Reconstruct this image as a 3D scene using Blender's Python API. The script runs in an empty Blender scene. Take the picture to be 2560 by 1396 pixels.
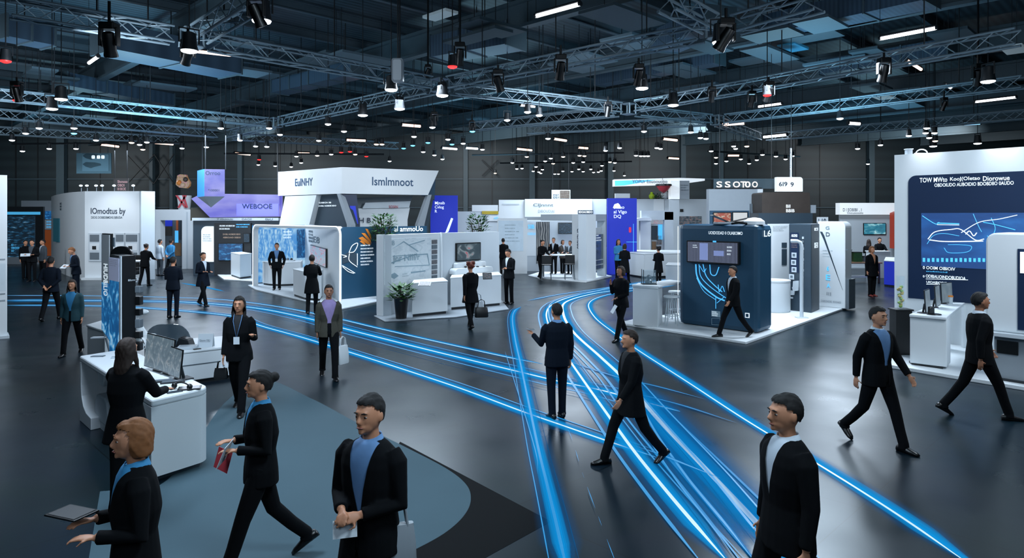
import bpy, bmesh, math, random
from mathutils import Vector as V, Matrix as MX
R = random.Random(7)
sc = bpy.context.scene
C = sc.collection
PI = math.pi
F, CX, HY, H = 1700.0, 1280.0, 540.0, 2.85      # focal length in px of the 2560 frame, centre column, horizon row, eye height
EYE = V((0, 0, H))


def at(x, y, z=0.0):
    "point of height z seen at pixel x, y"
    Y = F * (H - z) / (y - HY)
    return V(((x - CX) * Y / F, Y, z))


def dp(x, y, Y):
    "point at depth Y seen at pixel x, y"
    return V(((x - CX) * Y / F, Y, H - (y - HY) * Y / F))


def col(h, a=1.0):
    h = h.lstrip('#')
    c = [int(h[i:i + 2], 16) / 255 for i in (0, 2, 4)]
    return tuple((x / 12.92 if x <= .04045 else ((x + .055) / 1.055) ** 2.4) for x in c) + (a,)


MATS = {}


def mat(name, c, rough=.5, metal=0., emit=0., ec=None, noise=0., scale=8., alpha=1., trans=0.):
    if name in MATS:
        return MATS[name]
    m = bpy.data.materials.new(name)
    m.use_nodes = True
    nt = m.node_tree
    b = nt.nodes['Principled BSDF']
    c4 = col(c)
    b.inputs['Base Color'].default_value = c4
    b.inputs['Roughness'].default_value = rough
    b.inputs['Metallic'].default_value = metal
    b.inputs['Alpha'].default_value = alpha
    b.inputs['Transmission Weight'].default_value = trans
    if noise:
        tc = nt.nodes.new('ShaderNodeTexCoord')
        n = nt.nodes.new('ShaderNodeTexNoise')
        n.inputs['Scale'].default_value = scale
        n.inputs['Detail'].default_value = 4
        r = nt.nodes.new('ShaderNodeMix')
        r.data_type = 'RGBA'
        r.inputs[6].default_value = tuple(x * (1 - noise) for x in c4[:3]) + (1,)
        r.inputs[7].default_value = tuple(min(1, x * (1 + noise)) for x in c4[:3]) + (1,)
        nt.links.new(tc.outputs['Object'], n.inputs['Vector'])
        nt.links.new(n.outputs['Fac'], r.inputs[0])
        nt.links.new(r.outputs[2], b.inputs['Base Color'])
    if emit:
        b.inputs['Emission Color'].default_value = col(ec or c)
        b.inputs['Emission Strength'].default_value = emit
        m.cycles.emission_sampling = 'NONE'
    MATS[name] = m
    return m


def picture(name, stops, kind='noise', scale=3., strength=1., stretch=(1, 1, 1), dist=0.):
    "glowing screen or backlit print whose picture is a colour ramp over a texture"
    if name in MATS:
        return MATS[name]
    m = bpy.data.materials.new(name)
    m.use_nodes = True
    nt = m.node_tree
    b = nt.nodes['Principled BSDF']
    tc = nt.nodes.new('ShaderNodeTexCoord')
    mp = nt.nodes.new('ShaderNodeMapping')
    mp.inputs['Scale'].default_value = stretch
    t = nt.nodes.new({'noise': 'ShaderNodeTexNoise', 'voronoi': 'ShaderNodeTexVoronoi', 'wave': 'ShaderNodeTexWave', 'brick': 'ShaderNodeTexBrick'}[kind])
    t.inputs['Scale'].default_value = scale
    if kind == 'noise':
        t.inputs['Detail'].default_value = 5
        t.inputs['Distortion'].default_value = dist
    if kind == 'wave':
        t.inputs['Distortion'].default_value = dist
    rp = nt.nodes.new('ShaderNodeValToRGB')
    el = rp.color_ramp.elements
    while len(el) < len(stops):
        el.new(.5)
    for e, (p, c) in zip(el, stops):
        e.position = p
        e.color = col(c)
    nt.links.new(tc.outputs['Generated'], mp.inputs[0])
    nt.links.new(mp.outputs[0], t.inputs['Vector'])
    out = t.outputs['Distance'] if kind == 'voronoi' else t.outputs['Fac'] if 'Fac' in t.outputs else t.outputs[0]
    nt.links.new(out, rp.inputs[0])
    nt.links.new(rp.outputs[0], b.inputs['Emission Color'])
    if strength > .2:
        b.inputs['Base Color'].default_value = (.03, .035, .04, 1)
    else:
        nt.links.new(rp.outputs[0], b.inputs['Base Color'])
    b.inputs['Emission Strength'].default_value = strength
    b.inputs['Roughness'].default_value = .3
    m.cycles.emission_sampling = 'NONE'
    MATS[name] = m
    return m


class MB:
    def __init__(s):
        s.v = []
        s.f = []

    def add(s, vs, fs):
        b = len(s.v)
        s.v += [V(p) for p in vs]
        s.f += [[i + b for i in f] for f in fs]
        return s

    def box(s, c, d, rot=None):
        x, y, z = d[0] / 2, d[1] / 2, d[2] / 2
        vs = [V(p) for p in ((-x, -y, -z), (x, -y, -z), (x, y, -z), (-x, y, -z), (-x, -y, z), (x, -y, z), (x, y, z), (-x, y, z))]
        if rot is not None:
            vs = [rot @ p for p in vs]
        return s.add([p + V(c) for p in vs], [(0, 3, 2, 1), (4, 5, 6, 7), (0, 1, 5, 4), (1, 2, 6, 5), (2, 3, 7, 6), (3, 0, 4, 7)])

    def prism(s, pts, vec):
        n = len(pts)
        pts = [V(p) for p in pts]
        return s.add(pts + [p + V(vec) for p in pts], [list(range(n))[::-1], list(range(n, 2 * n))] + [(i, (i + 1) % n, n + (i + 1) % n, n + i) for i in range(n)])

    def slab(s, xy, z0, z1):
        return s.prism([(p[0], p[1], z0) for p in xy], (0, 0, z1 - z0))

    def loft(s, rings, caps=True):
        n = len(rings[0])
        fs = []
        for k in range(len(rings) - 1):
            a, b = k * n, (k + 1) * n
            fs += [(a + i, a + (i + 1) % n, b + (i + 1) % n, b + i) for i in range(n)]
        if caps:
            fs += [list(range(n))[::-1], list(range((len(rings) - 1) * n, len(rings) * n))]
        return s.add([p for r in rings for p in r], fs)

    def tube(s, pts, r, n=8, caps=True, flat=1.0):
        pts = [V(p) for p in pts]
        rs = r if isinstance(r, (list, tuple)) else [r] * len(pts)
        rings = []
        up = None
        for i, p in enumerate(pts):
            d = (pts[min(i + 1, len(pts) - 1)] - pts[max(i - 1, 0)])
            d = d.normalized() if d.length > 1e-9 else V((0, 0, 1))
            if up is None:
                up = V((1, 0, 0)) if abs(d.x) < .9 else V((0, 1, 0))
            a = (up - d * up.dot(d)).normalized()
            up = a
            b = d.cross(a)
            rings.append([p + (a * math.cos(2 * PI * k / n) + b * math.sin(2 * PI * k / n) * flat) * rs[i] for k in range(n)])
        return s.loft(rings, caps)

    def lathe(s, prof, c=(0, 0, 0), n=20):
        c = V(c)
        return s.loft([[c + V((r * math.cos(2 * PI * k / n), r * math.sin(2 * PI * k / n), z)) for k in range(n)] for r, z in prof])

    def ell(s, c, r, n=14, m=9, rot=None):
        c = V(c)
        rings = []
        for j in range(m):
            t = -PI / 2 + PI * (j + .5) / m if False else -PI / 2 + PI * (j + .35) / (m - .3)
            ring = [V((r[0] * math.cos(t) * math.cos(2 * PI * k / n), r[1] * math.cos(t) * math.sin(2 * PI * k / n), r[2] * math.sin(t))) for k in range(n)]
            rings.append([c + (rot @ p if rot is not None else p) for p in ring])
        return s.loft(rings)


def mesh_of(mb, name, shift=V((0, 0, 0))):
    me = bpy.data.meshes.new(name)
    me.from_pydata([p - shift for p in mb.v], [], mb.f)
    bm = bmesh.new()
    bm.from_mesh(me)
    bmesh.ops.recalc_face_normals(bm, faces=bm.faces)
    bm.to_mesh(me)
    bm.free()
    return me


def root_of(o):
    while o.parent is not None:
        o = o.parent
    return o


def tag(o, label=None, cat=None, group=None, kind=None):
    if label:
        o['label'] = label
    if cat:
        o['category'] = cat
    if group:
        o['group'] = group
    if kind:
        o['kind'] = kind
    return o


def obj(name, mb, m, parent=None, bev=0., smooth=False, local=False, me=None):
    "one mesh object; vertices are given in world space (or in the root's space when local)"
    if me is None:
        if parent is not None:
            sh = V((0, 0, 0)) if local else root_of(parent).location
        elif local:
            sh = V((0, 0, 0))
        else:
            n = len(mb.v)
            sh = V((sum(p.x for p in mb.v) / n, sum(p.y for p in mb.v) / n, min(p.z for p in mb.v)))
        me = mesh_of(mb, name, sh)
    o = bpy.data.objects.new(name, me)
    C.objects.link(o)
    if parent is not None:
        o.parent = parent
    elif not local:
        o.location = sh
    me.materials.clear()
    for q in (m if isinstance(m, (list, tuple)) else [m]):
        me.materials.append(q)
    if smooth:
        me.polygons.foreach_set('use_smooth', [True] * len(me.polygons))
        if smooth != 'all':
            me.set_sharp_from_angle(angle=math.radians(40))
    if bev:
        b = o.modifiers.new('edge', 'BEVEL')
        b.width = bev
        b.segments = 2
        b.limit_method = 'ANGLE'
    return o


def thing(name, label, cat, loc=(0, 0, 0), group=None):
    o = bpy.data.objects.new(name, None)
    o.empty_display_size = .2
    C.objects.link(o)
    o.location = loc
    return tag(o, label, cat, group)


def struct(name, mb, m, parent=None, **k):
    o = obj(name, mb, m, parent, **k)
    if parent is None:
        o['kind'] = 'structure'
    return o


def copy_tree(o, parent=None):
    c = o.copy()
    C.objects.link(c)
    c.parent = parent
    for ch in list(o.children):
        copy_tree(ch, c)
    return c


class Fr:
    "a vertical plane from p0 to p1: a runs along it, z up, n towards the viewer"
    def __init__(s, p0, p1):
        s.o = V((p0[0], p0[1], 0))
        d = V((p1[0] - p0[0], p1[1] - p0[1], 0))
        s.L = d.length
        s.u = d.normalized()
        s.n = V((s.u.y, -s.u.x, 0))
        if s.n.dot(V((0, 0, 0)) - s.o) < 0:
            s.n = -s.n

    def P(s, a, z, off=0.):
        return s.o + s.u * a + s.n * off + V((0, 0, z))

    def px(s, x, y, off=0.):
        d = V(((x - CX) / F, 1, (HY - y) / F))
        t = (s.o + s.n * off - EYE).dot(s.n) / d.dot(s.n)
        p = EYE + d * t
        return (p - s.o).dot(s.u), p.z

    def rect(s, x1, x2, yt, yb, off=0.):
        "pixel rectangle -> a0, a1, z0, z1 on the plane"
        xm = (x1 + x2) / 2
        a0, a1 = s.px(x1, yt, off)[0], s.px(x2, yt, off)[0]
        z1, z0 = s.px(xm, yt, off)[1], s.px(xm, yb, off)[1]
        return a0, a1, z0, z1

    def poly(s, mb, pts, o0, o1):
        mb.prism([s.P(a, z, o0) for a, z in pts], s.n * (o1 - o0))
        return mb

    def slab(s, a0, a1, z0, z1, o0, o1):
        return s.poly(MB(), [(a0, z0), (a1, z0), (a1, z1), (a0, z1)], o0, o1)


def rrect(a0, a1, z0, z1, r, corners='tl tr bl br', n=6):
    if a1 < a0:
        a0, a1 = a1, a0
    pts = []
    for nm, cx, cz, t in (('br', a1 - r, z0 + r, -90), ('tr', a1 - r, z1 - r, 0), ('tl', a0 + r, z1 - r, 90), ('bl', a0 + r, z0 + r, 180)):
        if nm in corners:
            pts += [(cx + r * math.cos(math.radians(t + 90 * k / n)), cz + r * math.sin(math.radians(t + 90 * k / n))) for k in range(n + 1)]
        else:
            pts.append((a1 if 'r' in nm else a0, z1 if 't' in nm else z0))
    return pts


_TXT = {}


def glyphs(txt):
    if txt not in _TXT:
        cu = bpy.data.curves.new('t', 'FONT')
        cu.body = txt
        cu.resolution_u = 3
        cu.offset = .012
        ob = bpy.data.objects.new('t', cu)
        C.objects.link(ob)
        dg = bpy.context.evaluated_depsgraph_get()
        me = bpy.data.meshes.new_from_object(ob.evaluated_get(dg))
        vs = [v.co.copy() for v in me.vertices]
        fs = [list(p.vertices) for p in me.polygons]
        bpy.data.objects.remove(ob)
        bpy.data.meshes.remove(me)
        _TXT[txt] = (vs, fs)
    return _TXT[txt]


def lettering(fr, txt, x1, x2, yt, yb, m, parent, off=.012, name='lettering', vert=False, world=None):
    "writing stretched into a pixel rectangle (or a, z rectangle when world) of the plane"
    vs, fs = glyphs(txt)
    a0, a1, z0, z1 = world or fr.rect(x1, x2, yt, yb)
    if vert:
        vs = [V((v.y, -v.x, 0)) for v in vs]
    lo = [min(v[i] for v in vs) for i in (0, 1)]
    hi = [max(v[i] for v in vs) for i in (0, 1)]
    mb = MB()
    mb.add([fr.P(a0 + (a1 - a0) * (v.x - lo[0]) / max(hi[0] - lo[0], 1e-6), z0 + (z1 - z0) * (v.y - lo[1]) / max(hi[1] - lo[1], 1e-6), off) for v in vs], fs)
    return obj(name, mb, m, parent)


def panel(fr, x1, x2, yt, yb, m, parent, name='panel', o0=0., o1=.02, r=0., corners='tl tr bl br', **k):
    a0, a1, z0, z1 = fr.rect(x1, x2, yt, yb)
    pts = rrect(a0, a1, z0, z1, r, corners) if r else [(a0, z0), (a1, z0), (a1, z1), (a0, z1)]
    return obj(name, fr.poly(MB(), pts, o0, o1), m, parent, **k)


def screen(fr, x1, x2, yt, yb, pic, label, off=0., th=.06, name='wall_screen', cat='screen', frame='black', bz=.03):
    "flat screen on a wall"
    a0, a1, z0, z1 = fr.rect(x1, x2, yt, yb)
    if a1 < a0:
        a0, a1 = a1, a0
    t = thing(name, label, cat, fr.P((a0 + a1) / 2, z0, off))
    obj('casing', fr.poly(MB(), rrect(a0, a1, z0, z1, .02), off + .002, off + th), MATS[frame], t)
    d = obj('display', fr.slab(a0 + bz, a1 - bz, z0 + bz, z1 - bz, off + th, off + th + .006), pic, t)
    return t, d


def block(name, label, cat, foot, z0, z1, m, top=None, plinth=True, tz=.04, group=None, over=.015, bev=.012):
    "counter: footprint polygon (floor points), body, worktop and recessed plinth"
    c = sum((V((p[0], p[1], 0)) for p in foot), V((0, 0, 0))) / len(foot)
    t = thing(name, label, cat, (c.x, c.y, z0), group)

    def grow(d):
        out = []
        for p in foot:
            q = V((p[0], p[1], 0)) - c
            out.append(c + q * (1 + d / max(q.length, .01)))
        return out
    b0 = z0 + (.07 if plinth else 0)
    obj('body', MB().slab(foot, b0, z1 - tz), m, t, bev=bev)
    obj('worktop', MB().slab(grow(over), z1 - tz, z1), top or m, t, bev=bev)
    if plinth:
        obj('plinth', MB().slab(grow(-.05), z0, b0), MATS['dark'], t)
    return t


# ---- materials
mat('white', '#d3dade', .45, noise=.03, scale=2)
mat('white2', '#bcc6cd', .5, noise=.03, scale=2)
mat('grey', '#8d979f', .5, noise=.04)
mat('midgrey', '#5b666e', .5, noise=.05)
mat('dark', '#171d22', .5, noise=.1)
mat('black', '#07090b', .35)
mat('slate', '#2c3c48', .45, noise=.05, scale=1.5)
mat('navy', '#164059', .45, noise=.06, scale=1.5)
mat('navy2', '#0a2342', .4, noise=.05, scale=1)
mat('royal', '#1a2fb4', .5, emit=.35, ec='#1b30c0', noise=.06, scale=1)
mat('ink', '#12283f', .5)
mat('inkgrey', '#56646e', .5)
mat('led', '#f2f8ff', .4, emit=1.2)
mat('letter_white', '#e8f0f4', .5, emit=.75, ec='#dbe8f0')
mat('letter_blue', '#4fb3e8', .5, emit=.8, ec='#4fb3ee')
mat('letter_red', '#b43c46', .5)
mat('orange', '#d27c2c', .5)
mat('metal', '#6d757a', .35, .9)
mat('chrome', '#b7bec4', .2, 1.)
mat('glass', '#9fc4d8', .05, alpha=.08)
mat('leaf', '#2f5a2c', .5, noise=.35, scale=12)
mat('leaf2', '#6d8f1e', .5, noise=.35, scale=12)
mat('wood', '#3a322d', .5, noise=.3, scale=5)
mat('wood2', '#8a6a4c', .5, noise=.3, scale=5)
mat('lens', '#ffffff', .4, emit=10., ec='#eef6ff')
mat('lens_warm', '#ffffff', .4, emit=9., ec='#ffd9b8')
mat('lens_blue', '#ffffff', .4, emit=5., ec='#3fb4ff')
mat('lens_red', '#ff2020', .4, emit=3., ec='#ff2a2a')
mat('tube_white', '#ffffff', .4, emit=7., ec='#f4f6ff')
mat('tube_warm', '#ffffff', .4, emit=2.6, ec='#ffcfb8')
mat('paper', '#c9d3da', .7)
mat('truss', '#7d929e', .45, .4)
# ------------------------------------------------------------------ people
def fuse(mb, vox, it=3):
    me = mesh_of(mb, 'raw')
    o = bpy.data.objects.new('raw', me)
    C.objects.link(o)
    m = o.modifiers.new('r', 'REMESH')
    m.mode = 'VOXEL'
    m.voxel_size = vox
    m.use_smooth_shade = True
    s = o.modifiers.new('s', 'SMOOTH')
    s.factor = .5
    s.iterations = it
    dg = bpy.context.evaluated_depsgraph_get()
    out = bpy.data.meshes.new_from_object(o.evaluated_get(dg))
    bpy.data.objects.remove(o)
    bpy.data.meshes.remove(me)
    return out


def oval(z, rx, ry, y=0., x=0., n=20, p=2.4):
    out = []
    for k in range(n):
        t = 2 * PI * k / n
        c, s = math.cos(t), math.sin(t)
        out.append(V((x + rx * math.copysign(abs(c) ** (2 / p), c), y + ry * math.copysign(abs(s) ** (2 / p), s), z)))
    return out


def sst(a, b, x):
    t = max(0., min(1., (x - a) / (b - a)))
    return t * t * (3 - 2 * t)


SKIN = mat('skin', '#bd8566', .55, noise=.05, scale=20)
mat('skin2', '#a06e54', .55, noise=.05, scale=20)
mat('hair_black', '#0b0a0b', .8, noise=.3, scale=40)
mat('hair_brown', '#24160f', .75, noise=.3, scale=40)
mat('hair_red', '#6b3020', .75, noise=.3, scale=40)
mat('hair_light', '#7a4c28', .75, noise=.3, scale=40)
mat('suit_black', '#070a0e', .9, noise=.2, scale=30)
mat('suit_navy', '#0a131f', .9, noise=.2, scale=30)
for q_ in ('suit_black', 'suit_navy'):
    MATS[q_].node_tree.nodes['Principled BSDF'].inputs['Specular IOR Level'].default_value = .15
mat('suit_grey', '#39424a', .8, noise=.2, scale=30)
mat('olive', '#3b3a31', .8, noise=.2, scale=30)
mat('teal', '#16404a', .8, noise=.2, scale=30)
mat('shirt_white', '#b9c6d2', .8)
mat('shirt_blue', '#5c83b0', .8, noise=.1, scale=30)
mat('shirt_sky', '#2f7fb0', .8)
mat('shirt_purple', '#8f7fae', .8, noise=.25, scale=14)
mat('shirt_black', '#10151b', .8)
mat('shoe', '#0a0a0c', .3)
mat('shoe_red', '#7a2b24', .4)
mat('eye_white', '#8d8681', .5)
mat('iris', '#120c0a', .2)
mat('lip', '#7d4840', .5)
HANG = ((.14, .03, -1), (.04, -.16, -1))
ARMS = {
    'hang': (HANG, HANG),
    'walk': (((.14, .38, -1), (.05, .02, -1)), ((.14, -.36, -1), (.05, -.62, -.8))),
    'walk2': (((.14, -.36, -1), (.05, -.62, -.8)), ((.14, .38, -1), (.05, .02, -1))),
    'clasp': (((.16, -.05, -1), (-.62, -.75, -.05)), ((.16, -.05, -1), (-.62, -.75, -.08))),
    'hold': (((.2, .05, -1), (-.35, -.9, .1)), ((.2, .05, -1), (-.35, -.9, .05))),
    'fold': (((.16, -.12, -1), (-.95, -.6, .12)), ((.16, -.12, -1), (-.95, -.5, .02))),
    'phone': (HANG, ((.2, -.3, -1), (.25, -.85, .45))),
    'phone_r': (((.3, -.2, -1), (.35, -.85, .5)), HANG),
    'chin': (((.16, -.3, -1), (-.25, -.5, 1)), ((.12, -.1, -1), (-.6, -.75, -.35))),
    'gesture': (((.12, .05, -1), (.06, -.3, -1)), ((.2, -.05, -1), (.1, -.95, .35))),
    'pocket': (((.36, .2, -1), (-.2, -.35, -1)), ((.36, .2, -1), (-.2, -.35, -1))),
    'table': (((.2, -.55, -.8), (-.25, -.95, -.1)), ((.2, -.55, -.8), (-.25, -.95, -.1))),
    'back': (((.25, .3, -1), (-.6, .35, -.6)), ((.25, .3, -1), (-.6, .35, -.6))),
}
LEGS = {
    'stand': ((2, 3), (-2, 2)),
    'walk': ((20, 5), (-16, 12)),
    'walk2': ((-16, 12), (20, 5)),
    'stride': ((25, 7), (-22, 16)),
    'stride2': ((-17, 26), (21, 4)),
    'lean': ((10, 4), (-8, 12)),
    'sit': ((82, 84), (78, 80)),
}


def person(foot, yaw, label, h=1.72, arms='hang', legs='stand', jacket='suit_black', trousers='suit_black', shirt='shirt_white', hair='short', hairm='hair_black',
           skin='skin', female=False, lean=0., turn=0., nod=0., vox=.014, hem=.80, face=False, skirt=False, badge=False, vneck=True, collar=None, shoe='shoe', group=None, open_=0., z=0.):
    s = h / 1.75
    sw = .165 if female else .185          # half shoulder width
    hw = .088
    t = thing('person', label, 'person', (0, 0, 0), group)
    body, trous, jack = MB(), MB(), MB()
    shoes = []
    low = 9.
    JL = []
    for sx, (ha, kb) in zip((-1, 1), LEGS[legs]):
        a, b = math.radians(ha), math.radians(kb)
        hip = V((sx * hw, 0, .92))
        dk = V((sx * .02, -math.sin(a), -math.cos(a)))
        kn = hip + dk * .43
        ds = V((-sx * .015, -math.sin(a - b), -math.cos(a - b)))
        an = kn + ds * .42
        pit = max(0., (b - a)) * .75 if legs != 'sit' else 0
        fd = V((sx * .12, -math.cos(pit), -math.sin(pit))).normalized()
        JL.append((hip, kn, an, fd))
        toe = an + fd * .17
        low = min(low, an.z - .075, toe.z - .035)
    for (hip, kn, an, fd), sx in zip(JL, (-1, 1)):
        body.tube([hip, kn, an], [.075, .05, .036], 10)
        flare = .058
        trous.tube([hip + V((0, 0, .03)), hip * .6 + kn * .4, kn, kn * .45 + an * .55, an + V((0, 0, .02)), an - V((0, 0, .035))], [.098, .088, .068, .06, flare, .064], 14)
        up = V((0, 0, 1)) - fd * fd.z
        up.normalize()
        sd = fd.cross(up)
        sh = MB()
        rings = []
        for q, w, hh in ((-.09, .02, .05), (-.078, .037, .075), (-.03, .042, .095), (.03, .044, .085), (.09, .048, .06), (.15, .043, .044), (.185, .02, .028)):
            base = an - up * .075 + fd * q
            rings.append([base + sd * (w * math.cos(2 * PI * k / 10)) + up * (hh * (.5 + .5 * math.sin(2 * PI * k / 10))) for k in range(10)])
        sh.loft(rings)
        shoes.append(sh)
        body.tube([an, an - up * .05 + fd * .08], [.034, .025], 8)
    # torso
    bw = .95 if female else 1.
    body.loft([oval(zz, rx * bw * .9, ry * .88, y) for zz, rx, ry, y in ((.86, .15, .10, 0), (.95, .165, .12, .0), (1.1, .14, .105, 0), (1.25, .165, .115, 0), (1.38, .165, .10, .01), (1.46, .09, .07, .015))])
    trous.loft([oval(zz, rx, ry) for zz, rx, ry in ((.8, .15, .10), (.86, .17, .125), (.95, .175, .128), (1.06, .152, .112))])
    if skirt:
        trous.loft([oval(zz, rx, ry) for zz, rx, ry in ((.45, .20, .16), (.7, .19, .14), (.95, .175, .128))])
    wa = .148 if female else .168
    fl = .03 if hem < .75 else .0
    jr = [(hem, .198 + fl, .145 + fl), (.92, .19, .14), (1.08, wa, .122), (1.22, .183 * (.97 if female else 1.03), .136 + (.012 if female else 0)), (1.34, sw + .012, .13), (1.41, sw - .005, .112), (1.465, sw * .62, .085), (1.485, .075, .07)]
    jack.loft([oval(zz, rx, ry, .008, 0) for zz, rx, ry in jr])
    shirtmb = MB()
    shirtmb.loft([oval(zz, rx * .94, ry * .93, .006, 0) for zz, rx, ry in jr[1:]])
    hands = []
    for sx, (U, Fd) in zip((-1, 1), ARMS[arms]):
        U = V((sx * U[0], U[1], U[2])).normalized()
        Fd = V((sx * Fd[0], Fd[1], Fd[2])).normalized()
        sh = V((sx * (sw - .005), .01, 1.405))
        el = sh + U * .29
        wr = el + Fd * .245
        body.tube([sh, el, wr], [.05, .038, .027], 10)
        jack.tube([sh - U * .02 - V((sx * .03, 0, 0)), sh + U * .04, el, el + (wr - el) * .96], [.058, .07, .055, .042], 12)
        # hand: palm, four fingers, thumb
        pn = V((-sx, 0, 0)) if abs(Fd.z) > .7 else V((0, 0, -1)) if arms != 'clasp' else V((-sx * .3, .5, -.4))
        pn = (pn - Fd * pn.dot(Fd)).normalized()
        sd = Fd.cross(pn) * 1.0
        if (sd.y if abs(Fd.z) > .7 else sd.x * -sx) > 0:
            sd = -sd
        fr_ = max(.0085, vox * .62)
        pal = wr + Fd * .05
        body.ell(pal, (.5, .5, .5), 10, 7, MX((sd * .078, pn * .03, Fd * .11)).transposed())
        for k, ln in enumerate((.066, .076, .071, .055)):
            kn = wr + Fd * .088 + sd * (.03 - .02 * k)
            m1 = kn + (Fd + pn * .25).normalized() * ln * .5
            m2 = m1 + (Fd + pn * .9).normalized() * ln * .5
            body.tube([kn - Fd * .03, kn, m1, m2], [fr_, fr_, fr_ * .92, fr_ * .7], 6)
        th = wr + Fd * .03 + sd * .032
        body.tube([th - sd * .015, th + (sd + Fd * .7).normalized() * .032, th + (sd * .6 + Fd + pn * .5).normalized() * .062], [fr_ * 1.15, fr_ * 1.05, fr_ * .75], 6)
        hands.append((wr, Fd, pn, sd))
    # head
    body.tube([(0, .02, 1.42), (0, .012, 1.5), (0, .0, 1.57)], [.06, .052, .05], 12)
    hd = V((0, -.01, 1.637))
    body.ell(hd, (.074, .095, .112), 18, 13)
    body.ell((0, -.045, 1.585), (.054, .055, .062), 14, 9)
    body.ell((0, -.09, 1.548), (.022, .018, .016), 8, 6)
    body.tube([(0, -.098, 1.652), (0, -.118, 1.612), (0, -.104, 1.602)], [.010, .017, .014], 8)
    body.ell((0, -.093, 1.667), (.05, .016, .012), 10, 6)
    for sx in (-1, 1):
        body.ell((sx * .077, .008, 1.628), (.012, .022, .034), 8, 7)
    if face:
        body.ell((0, -.096, 1.577), (.026, .012, .010), 10, 6)
    la, ta, na = math.radians(lean), math.radians(turn), math.radians(nod)

    def bend(me):
        for v in me.vertices:
            p = v.co
            w = sst(1.45, 1.55, p.z) * (1 if abs(p.x) < .14 else 0)
            if w and (ta or na):
                q = p - V((0, .01, 1.5))
                q = MX.Rotation(ta * w, 3, 'Z') @ (MX.Rotation(na * w, 3, 'X') @ q)
                p = q + V((0, .01, 1.5))
            w = sst(.86, 1.12, p.z) if la else 0
            if la and abs(p.x) > .2:
                w = max(w, sst(.16, .24, abs(p.x)) * sst(.55, .75, p.z))
            if w:
                q = p - V((0, 0, .95))
                p = MX.Rotation(la * w, 3, 'X') @ q + V((0, 0, .95))
            v.co = (p - V((0, 0, low))) * s
        me.update()

    def put(name, src, m, parent=t, fused=True, it=3, cut=None, vx=vox, smooth='all'):
        me = fuse(src, vx, it) if fused else mesh_of(src, name)
        if cut:
            me = cut(me) or me
        bend(me)
        return obj(name, None, MATS[m], parent, me=me, smooth=smooth)
    put('body', body, skin, vx=min(vox, .011), it=2)
    put('skirt' if skirt else 'trousers', trous, trousers)
    for sh in shoes:
        put('shoe', sh, shoe, fused=False)

    def cutv(me):
        bm = bmesh.new()
        bm.from_mesh(me)
        zb = 1.02 if open_ else 1.13
        wt = .075 + open_
        for sx in (-1, 1):
            n = V((sx * (1.50 - zb), 0, -wt)).normalized()
            bmesh.ops.bisect_plane(bm, geom=bm.verts[:] + bm.edges[:] + bm.faces[:], plane_co=V((0, 0, zb)), plane_no=n)
        kill = []
        for f in bm.faces:
            c = f.calc_center_median()
            if c.y < -.02 and c.z > zb - (.3 if open_ else 0) and abs(c.x) < max(wt * (c.z - zb) / (1.50 - zb), open_ * .45 if open_ else 0):
                kill.append(f)
        bmesh.ops.delete(bm, geom=kill, context='FACES')
        bm.to_mesh(me)
        bm.free()
    put('jacket', jack, jacket, cut=cutv if vneck else None, it=4)
    if vneck:
        put('shirt', shirtmb, shirt, fused=False)
    if collar:
        cm = MB()
        n = 16
        ring = []
        for zz, rr in ((1.455, .074), (1.505, .064), (1.515, .066), (1.47, .082)):
            ring.append([V((rr * math.cos(2 * PI * k / n), .012 + rr * math.sin(2 * PI * k / n) * 1.0, zz - .02 * max(0, -math.sin(2 * PI * k / n)))) for k in range(n)])
        cm.loft(ring, caps=False)
        put('collar', cm, collar, fused=False)
    # hair
    long_ = hair in ('long', 'bob')
    hm = MB()
    hm.ell((0, .010, 1.656), (.084, .104, .112), 26, 18)
    hm.ell((0, -.035, 1.715), (.062, .06, .042), 16, 10)
    if long_:
        zl = {'long': 1.40, 'bob': 1.535, 'tail': 1.56}[hair]
        ms = [(zl, .05 if hair == 'long' else .085, .018 if hair == 'long' else .055, .10 if hair == 'long' else .035)]
        if hair == 'long':
            ms.append((1.47, .085, .035, .085))
        ms += [(1.555, .09, .07, .035), (1.62, .092, .088, .02), (1.68, .084, .09, .015)]
        hm.loft([oval(zz, rx, ry, y) for zz, rx, ry, y in ms])
        if hair == 'long':
            for sx in (-1, 1):
                hm.tube([(sx * .075, -.01, 1.62), (sx * .085, -.02, 1.53), (sx * .088, -.045, 1.43)], [.022, .024, .014], 8)
    if hair == 'bun':
        hm.ell((0, .118, 1.69), (.045, .045, .045), 12, 9)
    elif hair == 'tail':
        hm.tube([(0, .09, 1.67), (0, .14, 1.64), (0, .14, 1.55), (0, .122, 1.44)], [.02, .03, .028, .01], 8)
    elif hair == 'puff':
        for k in range(16):
            a = k * 2.4
            hm.ell((.075 * math.cos(a), .02 + .09 * math.sin(a), 1.70 + .05 * math.sin(k * 1.7)), (.045, .045, .04), 10, 7)
    hv = random.Random(len(label))

    def cuth(me):
        for v in me.vertices:
            p = v.co
            n_ = math.sin(p.x * 170 + hv.random() * .6) * math.sin(p.z * 60 + p.y * 50) * .0028 + hv.uniform(-.0012, .0012)
            v.co = p + V((p.x, p.y - .01, p.z - 1.64)).normalized() * n_
        bm = bmesh.new()
        bm.from_mesh(me)
        kill = []
        for f in bm.faces:
            c = f.calc_center_median()
            line = 1.716 - .5 * max(0, abs(c.x) - .045)
            if long_:
                if c.y < -.012 and abs(c.x) < .068 and c.z < line:
                    kill.append(f)
                elif c.y < -.03 and c.z < line - .02 and c.z > 1.5:
                    kill.append(f)
            else:
                if c.y < .0 and c.z < line - (.02 if abs(c.x) > .06 and c.y > -.04 else 0):
                    kill.append(f)
                elif c.z < 1.588 + max(0, .06 - c.y) * .6 or (c.y < .03 and c.z < 1.64):
                    kill.append(f)
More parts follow.
